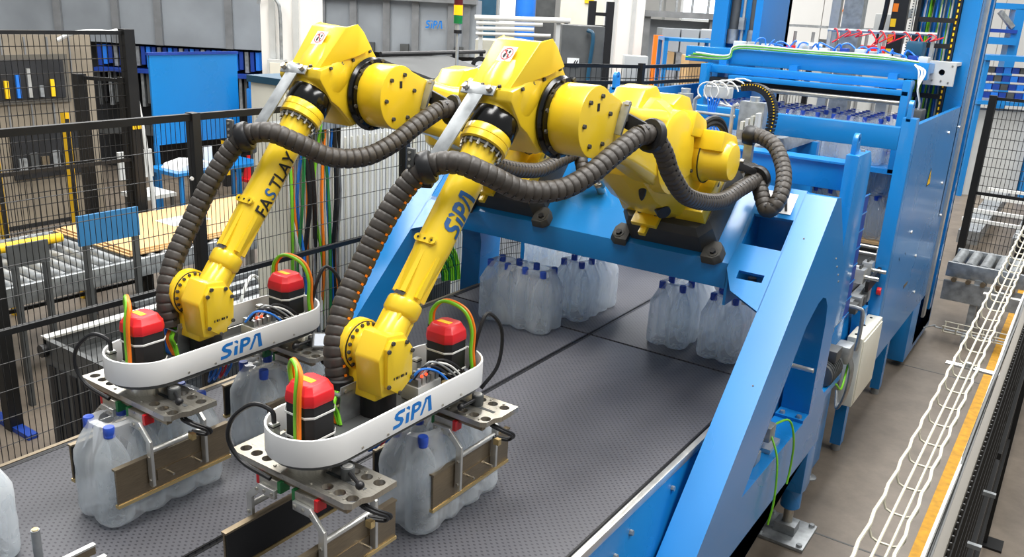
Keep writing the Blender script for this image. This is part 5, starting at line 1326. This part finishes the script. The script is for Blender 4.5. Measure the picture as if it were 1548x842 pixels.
# grey clad machine halls, rotated against the line
def clad(label, D, l0, l1, z0, z1, ribs, low=None):
    t = thing('machine_enclosure', label, 'machine', tuple(P(D + .6, (l0 + l1) / 2, 0)))
    n = len(ribs)
    edges = [l0] + list(ribs) + [l1]
    for a, b in zip(edges, edges[1:]):
        vbox(G(), D, D + 1.6, a + .006, b - .006, z0, z1).build('cladding_panel', 'grey', t)
    for q in ribs: vbox(G(), D - .06, D, q - .05, q + .05, z0 - (.0 if low is None else .25), z1).build('rib', 'rib', t)
    vbox(G(), D + .3, D + 1.5, l0, l1, 0, z0).build('base', 'dark', t)
    return t
ca = clad('tall grey clad machine with upright ribs above dark blue racks, upper left', 12.5, -7.9, -3.72, 1.825, 4.4, (-6.55, -5.74, -5.14, -4.15))
rnd = random.Random(5)
for i in range(30):
    l = -6.08 + i * .078
    vbox(G(), 12.55, 12.8, l, l + .052, 1.50 + .02 * (i % 3), 1.79).build('preform_rack', ('deepblue', 'bcable', 'deepblue', 'zinc')[i % 4], ca)
    vbox(G(), 12.48, 12.8, l, l + .04, .95 + .05 * (i % 2), 1.42).build('preform_rack', ('dgrey', 'black', 'zinc')[i % 3], ca)
vbox(G(), 12.4, 12.8, -6.08, -3.75, 1.43, 1.48).build('rack_beam', 'deepblue', ca)
vbox(G(), 12.4, 12.8, -6.08, -3.75, .55, .66).build('rack_beam', 'dgrey', ca)
cb_ = clad('long grey clad machine with small blue logo behind both robot heads', 13, -3.62, -.72, 1.86, 2.66, (-3.4, -2.96, -2.5, -2.02, -1.6, -1.08, -.86))
vbox(G(), 12.85, 13.3, -3.62, -.72, 2.60, 2.72).build('top_beam', 'rib', cb_)
logo(lambda u, v: P(12.93, -1.45 + u * .09, 2.24 + v * .11), cb_)
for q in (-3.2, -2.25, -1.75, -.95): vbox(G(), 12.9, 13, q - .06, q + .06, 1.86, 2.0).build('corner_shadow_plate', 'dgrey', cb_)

# white columns
for D, l0, l1, lab in ((9.2, -2.74, -2.2, 'white concrete column behind the left robot'), (14, 1.24, 1.84, 'white concrete column behind the right robot, middle of the hall')):
    c = thing('concrete_column', lab, 'column', tuple(P(D, (l0 + l1) / 2, 0)))
    vbox(G(), D, D + .5, l0, l1, 0, 6).build('shaft', 'wallw', c, bevel=.02)
    vbox(G(), D - .03, D, l0 + .10, l0 + .16, 0, 6).build('conduit', 'lgrey', c)
    vbox(G(), D - .02, D, l1 - .2, l1 - .14, 0, 6).build('conduit', 'lgrey', c)
    vbox(G(), D - .01, D, l0, l1, 0, .15).build('base_band', 'dgrey', c)
pv = thing('grey_conduit', 'bent grey conduit and meter box on the white column behind the left robot', 'conduit', tuple(P(9.1, -2.55, 0)))
G().tube([P(9.1, -2.72, 2.5), P(9.1, -2.7, 2.56), P(9.1, -2.62, 2.59), P(9.1, -2.54, 2.55), P(9.1, -2.5, 2.3), P(9.1, -2.52, 1.0), P(9.1, -2.52, .0)], .018, 8, 5).build('pipe', 'zinc', pv)
vbox(G(), 9.06, 9.16, -2.64, -2.46, 1.76, 1.96).build('meter_box', 'lgrey', pv)
vbox(G(), 9.05, 9.06, -2.61, -2.49, 1.79, 1.93).build('meter_plate', 'cream', pv)

dc = thing('grey_cabinet', 'dark grey steel cabinet with a white label behind the right robot head', 'cabinet', tuple(P(9.2, .55, 0)))
vbox(G(), 9, 9.5, .37, .80, .0, 2.46).build('body', 'dgrey', dc, bevel=.01)
vbox(G(), 8.98, 9, .44, .56, 2.06, 2.14).build('label_plate', 'paper', dc)
for k in (0, 1):
    q0 = .50 + k * .022
    G().add([P(8.97, q0, 2.08), P(8.97, q0 + .012, 2.08), P(8.97, q0 + .03, 2.12), P(8.97, q0 + .018, 2.12)], [(0, 1, 2, 3)]).build('label_mark', 'ink', dc)
G().tube([P(8.95, .62, 2.42), P(8.93, .68, 2.36), P(8.93, .66, 2.0), P(8.93, .66, 1.6)], .02, 8, 5).build('hose', 'teal', dc)
fk = thing('lift_mast', 'black twin mast of a lift behind the dark grey cabinet', 'lift mast', tuple(P(11, .85, 0)))
for l in (.76, .98): vbox(G(), 11, 11.15, l, l + .09, 0, 2.72).build('mast', 'black', fk)
for z in (2.2, 2.4, 2.55): vbox(G(), 11.02, 11.1, .80, 1.02, z, z + .04).build('cross_bar', 'black', fk)
pi = thing('pipe_rack', 'horizontal white pipes above the right robot head', 'pipes', tuple(P(10.5, 0, 0)))
for z, l0, l1, r in ((2.46, -.60, .52, .03), (2.40, -.58, .2, .022), (2.34, -.58, .1, .022), (2.28, -.58, .3, .02)):
    G().cyl(P(10.5, l0, z), P(10.5, l1, z + .02), r, n=12).build('pipe', 'wcable', pi)
for l in (-.55, .36, .45): vbox(G(), 10.52, 10.58, l, l + .05, 0, 2.46).build('support', 'lgrey', pi)
vbox(G(), 10.8, 11.4, -.6, .5, 0, 2.2).build('tank', 'cream', pi)
# windows in the far wall
def window(n, D, l0, l1, z0, z1):
    w = thing('window_%d' % n, '', '', tuple(P(D, (l0 + l1) / 2, z0)), kind='structure')
    vbox(G(), D, D + .1, l0, l1, z0, z1).build('pane', 'window', w)
    for l in (l0, (l0 + l1) / 2, l1): vbox(G(), D - .05, D, l - .03, l + .03, z0, z1).build('frame', 'lgrey', w)
    for z in (z0, z1): vbox(G(), D - .05, D, l0, l1, z - .03, z + .03).build('frame', 'lgrey', w)
window(1, 20, -.62, .18, 2.15, 3.4)
window(2, 21, 3.6, 5.2, 2.5, 3.6)
bp2 = thing('blue_pillar', 'pale blue round pillar in front of the bright window, top centre', 'pillar', tuple(P(18, -.02, 0)))
G().cyl(P(18, -.02, 0), P(18, -.02, 4.5), .2, n=20).build('shaft', 'bcable', bp2); G().cyl(P(18, -.02, 0), P(18, -.02, .2), .25, n=20).build('base', 'dgrey', bp2)
dw = thing('dark_doorway_frame', 'dark shutter panel beside the pale blue pillar, top centre', 'shutter', tuple(P(19.5, .5, 0)))
vbox(G(), 19.5, 19.7, .20, .62, 0, 4).build('shutter', 'dgrey', dw); vbox(G(), 19.5, 19.7, -1.5, -.66, 0, 4).build('shutter', 'teal', dw)
wp = thing('partition_wall', 'cream partition with a yellow notice behind the dark grey cabinet', 'partition', tuple(P(16, 1.2, 0)))
vbox(G(), 16, 16.1, .60, 1.75, 0, 3.6).build('panel', 'cream', wp); vbox(G(), 15.97, 16, 1.02, 1.18, 2.72, 2.9).build('notice', 'signy', wp); vbox(G(), 15.98, 16, 1.5, 1.75, 2.3, 3.1).build('noticeboard', 'grey', wp)

# rack, cabinets and boxes right of the column
cr_ = thing('wall_box', 'cream electric box on the hall column behind the black rail fence', 'electric box', tuple(P(9.8, 1.22, 0)))
vbox(G(), 9.7, 9.9, 1.10, 1.36, 1.72, 2.16).build('body', 'lgrey', cr_, bevel=.01); vbox(G(), 9.78, 9.84, 1.18, 1.26, 0, 1.72).build('stand', 'zinc', cr_)
sh_ = thing('shelf_rack', 'blue steel shelf rack full of small parts left of the palletizer mast', 'shelf', tuple(P(11.2, 2.05, 0)))
for l in (1.72, 2.32):
    for D in (11, 11.5): vbox(G(), D, D + .05, l, l + .05, 0, 2.34).build('upright', 'blue', sh_)
for z in (.5, .9, 1.3, 1.62, 1.95, 2.30): vbox(G(), 11, 11.55, 1.72, 2.37, z, z + .035).build('shelf_board', 'blue', sh_)
rnd = random.Random(9)
for z in (1.335, 1.655, 1.985):
    for k in range(5):
        w_ = rnd.uniform(.06, .10); l = 1.79 + k * .108
        o = solo(vbox(G(), 11.1, 11.4, l, l + w_, z, z + rnd.uniform(.1, .2)), 'parts_bin', ('lgrey', 'zinc', 'deepblue', 'card', 'cream')[(k * 3 + int(z * 7)) % 5], '%s bin from the column on the %s of the blue rack' % (('first', 'second', 'third', 'fourth', 'fifth')[k], {1.335: 'lower shelf', 1.655: 'middle shelf', 1.985: 'upper shelf'}[z]), 'bin', group='bins on the blue rack')
gc = thing('grey_lockers', 'row of mottled grey lockers behind the blue shelf rack', 'locker', tuple(P(14.2, 2.6, 0)))
for k in range(3): vbox(G(), 14, 14.6, 2.14 + k * .30, 2.42 + k * .30, 0, 2.40).build('locker', 'grey', gc, bevel=.01)
ob = thing('orange_post', 'orange post beside the grey lockers', 'post', tuple(P(13.5, 1.98, 0)))
vbox(G(), 13.5, 13.6, 1.95, 2.08, 0, 2.30).build('upright', 'orange', ob); vbox(G(), 13.45, 13.65, 1.90, 2.13, 0, .05).build('foot', 'dgrey', ob)
wk = thing('white_cabin', 'white cabin wall with a blue band left of the blue mast', 'cabin', tuple(P(15, 3.5, 0)))
vbox(G(), 15, 15.3, 3.0, 4.2, 0, 2.40).build('wall', 'wallw', wk); vbox(G(), 14.97, 15, 3.0, 4.2, 2.10, 2.16).build('band', 'blue', wk)
vbox(G(), 14.97, 15, 3.0, 3.05, 0, 2.16).build('band', 'blue', wk)
cx_ = thing('cardboard_box', 'large tan cardboard box beside the blue mast', 'box', tuple(P(10.2, 2.1, 0)))
vbox(G(), 10, 10.5, 1.86, 2.26, 1.6, 2.17).build('carton', 'card', cx_); vbox(G(), 9.99, 10.5, 2.05, 2.058, 1.6, 2.172).build('flap_seam', 'bronze', cx_); vbox(G(), 10, 10.5, 1.86, 2.26, 0, 1.6).build('stand', 'dgrey', cx_)
# upper gallery and far machines behind the palletizer
ga = thing('gallery', 'grey steel gallery with railings high behind the white column', 'gallery', tuple(P(17, 3.2, 0)))
vbox(G(), 17, 17.8, 2.2, 4.6, 2.55, 2.66).build('deck', 'rib', ga)
for k in range(9): vbox(G(), 17, 17.04, 2.2 + .3 * k, 2.24 + .3 * k, 2.66, 3.5).build('railing_post', 'zinc', ga)
for z in (2.9, 3.2, 3.48): vbox(G(), 17, 17.04, 2.2, 4.6, z, z + .03).build('railing', 'zinc', ga)
for l in (2.25, 3.5, 4.5): vbox(G(), 17.1, 17.25, l, l + .12, 0, 2.55).build('support', 'rib', ga)
vbox(G(), 17.5, 17.7, 2.3, 4.5, 1.6, 2.5).build('panel', 'grey', ga)
# pick robot and posts behind the lift
ap = thing('aluminium_posts', 'pair of tall aluminium posts standing behind the lift carriage', 'post', (-2.06, 8.6, 0))
G().box(-2.28, -2.20, 8.55, 8.63, 0, 3.6).build('post', 'alu', ap); G().box(-2.17, -2.0, 8.55, 8.70, 0, 3.6).build('post', 'zinc', ap)
rr_ = thing('vacuum_bar', 'horizontal bar with red air hoses above the lift carriage', 'bar', (-1.5, 7.2, 2.37))
G().cyl((-1.92, 7.2, 2.565), (-1.13, 7.2, 2.575), .014, n=10).build('bar', 'zinc', rr_)
for x in (-1.90, -1.52, -1.15): G().box(x - .012, x + .012, 7.19, 7.21, 2.37, 2.57).build('stand', 'alu', rr_)
for k in range(9):
    x = -1.88 + .085 * k
    a_, b_ = rnd.uniform(-.02, .04), rnd.uniform(-.04, .03)
    G().tube([(x, 7.2, 2.565), (x + .03, 7.17, 2.575), (x + .06 + a_, 7.16, 2.53 + b_), (x + .02 + a_, 7.17, 2.50 + b_), (x + .12, 7.19, 2.555)], .005, 6, 6).build('red_hose', 'red', rr_)
pk = thing('pick_arm', 'pale slanting machine arm with cable chains high behind the lift carriage', 'machine', (-1.5, 8.9, 0))
G().bar((-1.85, 8.9, 2.62), (-1.30, 8.9, 2.95), .08, .07).build('arm', 'cream', pk, bevel=.008)
G().box(-1.95, -1.80, 8.85, 8.98, 2.52, 2.72).build('joint', 'lgrey', pk, bevel=.01)
G().box(-1.30, -1.14, 8.85, 9.0, 0, 3.4).build('stand', 'lgrey', pk)
for k in range(4): G().box(-1.50 + .07 * k, -1.46 + .07 * k, 8.7, 8.8, 2.45 + .06 * (k % 2), 2.62 + .05 * (k % 3)).build('fitting', ('zinc', 'dgrey', 'alu', 'cream')[k], pk)
G().box(-1.75, -1.62, 8.55, 8.62, 2.2, 3.4).build('cable_chain', 'black', pk)
for k in range(9): G().box(-1.745, -1.70, 8.545, 8.55, 2.22 + .13 * k, 2.29 + .13 * k).build('chain_mark', 'signy' if k % 2 else 'orange', pk)
for x in (-1.80, -1.42): G().tube([(x, 8.5, 3.4), (x + .01, 8.5, 2.8), (x - .02, 8.5, 2.45)], .022, 8, 4).build('black_hose', 'black', pk)
G().box(-1.80, -1.60, 8.5, 9.0, 2.1, 2.2).build('base_beam', 'lgrey', pk); G().box(-1.80, -1.70, 8.8, 8.9, 0, 2.1).build('stand', 'lgrey', pk)
rpole = thing('red_pole', 'thin red pole with yellow notice beside the far blue mast', 'pole', (-2.9, 9.0, 0))
G().cyl((-2.9, 9.0, 0), (-2.92, 9.0, 3.6), .02, n=10).build('pole', 'red', rpole); G().box(-2.98, -2.95, 9.0, 9.02, 2.6, 3.2).build('notice', 'signy', rpole)
# far packing tables and signs on the back wall
wt2 = thing('wall_sign', 'yellow triangular warning sign on the white far wall above the lift', 'sign', tuple(P(20, 6.8, 2.6)))
def tri(l, z, s, D, m_, nm): G().add([P(D, l - s, z), P(D, l + s, z), P(D, l, z + s * 1.7), P(D + .02, l - s, z), P(D + .02, l + s, z), P(D + .02, l, z + s * 1.7)], [(0, 1, 2), (5, 4, 3), (0, 3, 4, 1), (1, 4, 5, 2), (2, 5, 3, 0)]).build(nm, m_, wt2)
tri(7.05, 2.86, .085, 20, 'orange', 'sign_plate'); tri(7.05, 2.885, .03, 19.99, 'ink', 'sign_mark')
tbx = thing('packing_bench', 'white bench with grey uprights and stacked trays far behind the lift', 'bench', tuple(P(15, 5.4, 0)))
vbox(G(), 15, 15.8, 4.2, 6.9, 2.10, 2.16).build('bench_top', 'lgrey', tbx)
for k in range(10): vbox(G(), 15, 15.05, 4.2 + .3 * k, 4.24 + .3 * k, 0, 2.60 if k % 3 == 0 else 2.45).build('upright', 'rib', tbx)
vbox(G(), 15, 15.05, 4.2, 6.9, 2.52, 2.56).build('top_rail', 'zinc', tbx); vbox(G(), 15.1, 15.7, 4.2, 6.9, 1.2, 2.1).build('cabinet', 'lgrey', tbx)
for k in range(7): vbox(G(), 14.9, 15.3, 4.3 + .36 * k, 4.6 + .36 * k, 2.16, 2.22 + .06 * (k % 3)).build('tray', ('red', 'white', 'dgrey', 'zinc')[k % 4], tbx)
prt = thing('white_partition', 'white panelled partition wall closing the hall behind the lift', 'partition', tuple(P(20.2, 7.5, 0)))
for k in range(4): vbox(G(), 20.1, 20.3, 4.6 + 2.0 * k, 6.58 + 2.0 * k, 0, 4.2).build('wall_panel', 'wallw', prt)
# far right: bench with bins, blue hoist
bn = thing('tool_bench', 'blue work bench with stacked blue bins beyond the right mesh gate', 'bench', tuple(P(14, 7.6, 0)))
vbox(G(), 14, 14.7, 7.25, 8.4, 1.50, 1.56).build('bench_top', 'blue', bn)
vbox(G(), 14, 14.7, 7.25, 8.4, 2.18, 2.26).build('canopy', 'blue', bn)
for l in (7.27, 8.3): vbox(G(), 14.05, 14.12, l, l + .07, 0, 2.2).build('post', 'blue', bn)
for r_ in range(4):
    for k in range(7): vbox(G(), 14.1, 14.3, 7.36 + .13 * k, 7.47 + .13 * k, 1.60 + .13 * r_, 1.69 + .13 * r_).build('bin', ('deepblue', 'bcable', 'deepblue', 'dgrey')[(k + r_) % 4], bn)
vbox(G(), 14.2, 14.6, 7.3, 8.3, 0, 1.4).build('cabinet', 'lgrey', bn)
hc = thing('blue_hoist', 'blue hoist column with a side arm at the upper right edge', 'hoist', tuple(P(16, 8.7, 0)))
vbox(G(), 16, 16.2, 8.62, 8.80, 0, 3.02).build('column', 'blue', hc); vbox(G(), 16, 16.2, 8.15, 8.86, 3.0, 3.1).build('top_beam', 'blue', hc)
G().bar(P(16, 8.35, 2.95), P(16, 8.62, 2.7), .08).build('brace', 'zinc', hc); vbox(G(), 15.9, 16.2, 8.0, 8.7, 2.40, 2.52).build('arm', 'blue', hc); vbox(G(), 15.95, 16.2, 8.0, 8.7, 2.6, 2.66).build('arm', 'deepblue', hc)
tb3 = thing('far_conveyor', 'grey conveyor tracks with white crossbars beyond the right mesh gate', 'conveyor', (-.5, 13, 0))
for x in (-1.1, -.55, -.2): G().box(x, x + .22, 11.0, 14.6, .25, .40).build('track', 'zinc', tb3)
for y in (11.6, 12.3, 13.4, 14.2): G().box(-1.15, .1, y, y + .05, .40, .44).build('crossbar', 'wcable', tb3)
for x in (-1.05, -.5, -.15):
    for y in (11.2, 12.8, 14.4): G().box(x, x + .08, y, y + .08, 0, .25).build('leg', 'zinc', tb3)
plt = thing('pallet', 'stack of brown wooden pallets beyond the right mesh gate', 'pallet', (.85, 11.4, 0))
for k in range(3): G().box(.15, 1.35, 10.9, 11.7, .02 + .14 * k, .12 + .14 * k).build('pallet_layer', 'card', plt)
for k in range(3): G().box(.2, 1.3, 10.88, 10.9, .0 + .14 * k, .03 + .14 * k).build('runner', 'bronze', plt)
bxx = thing('blue_machine', 'small blue machine on the floor beyond the right mesh gate', 'machine', (-.4, 17, 0))
G().box(-1.0, .3, 16.8, 17.6, 0, .75).build('body', 'blue', bxx, bevel=.03); G().box(-.8, .1, 16.78, 16.8, .3, .6).build('panel', 'dgrey', bxx)
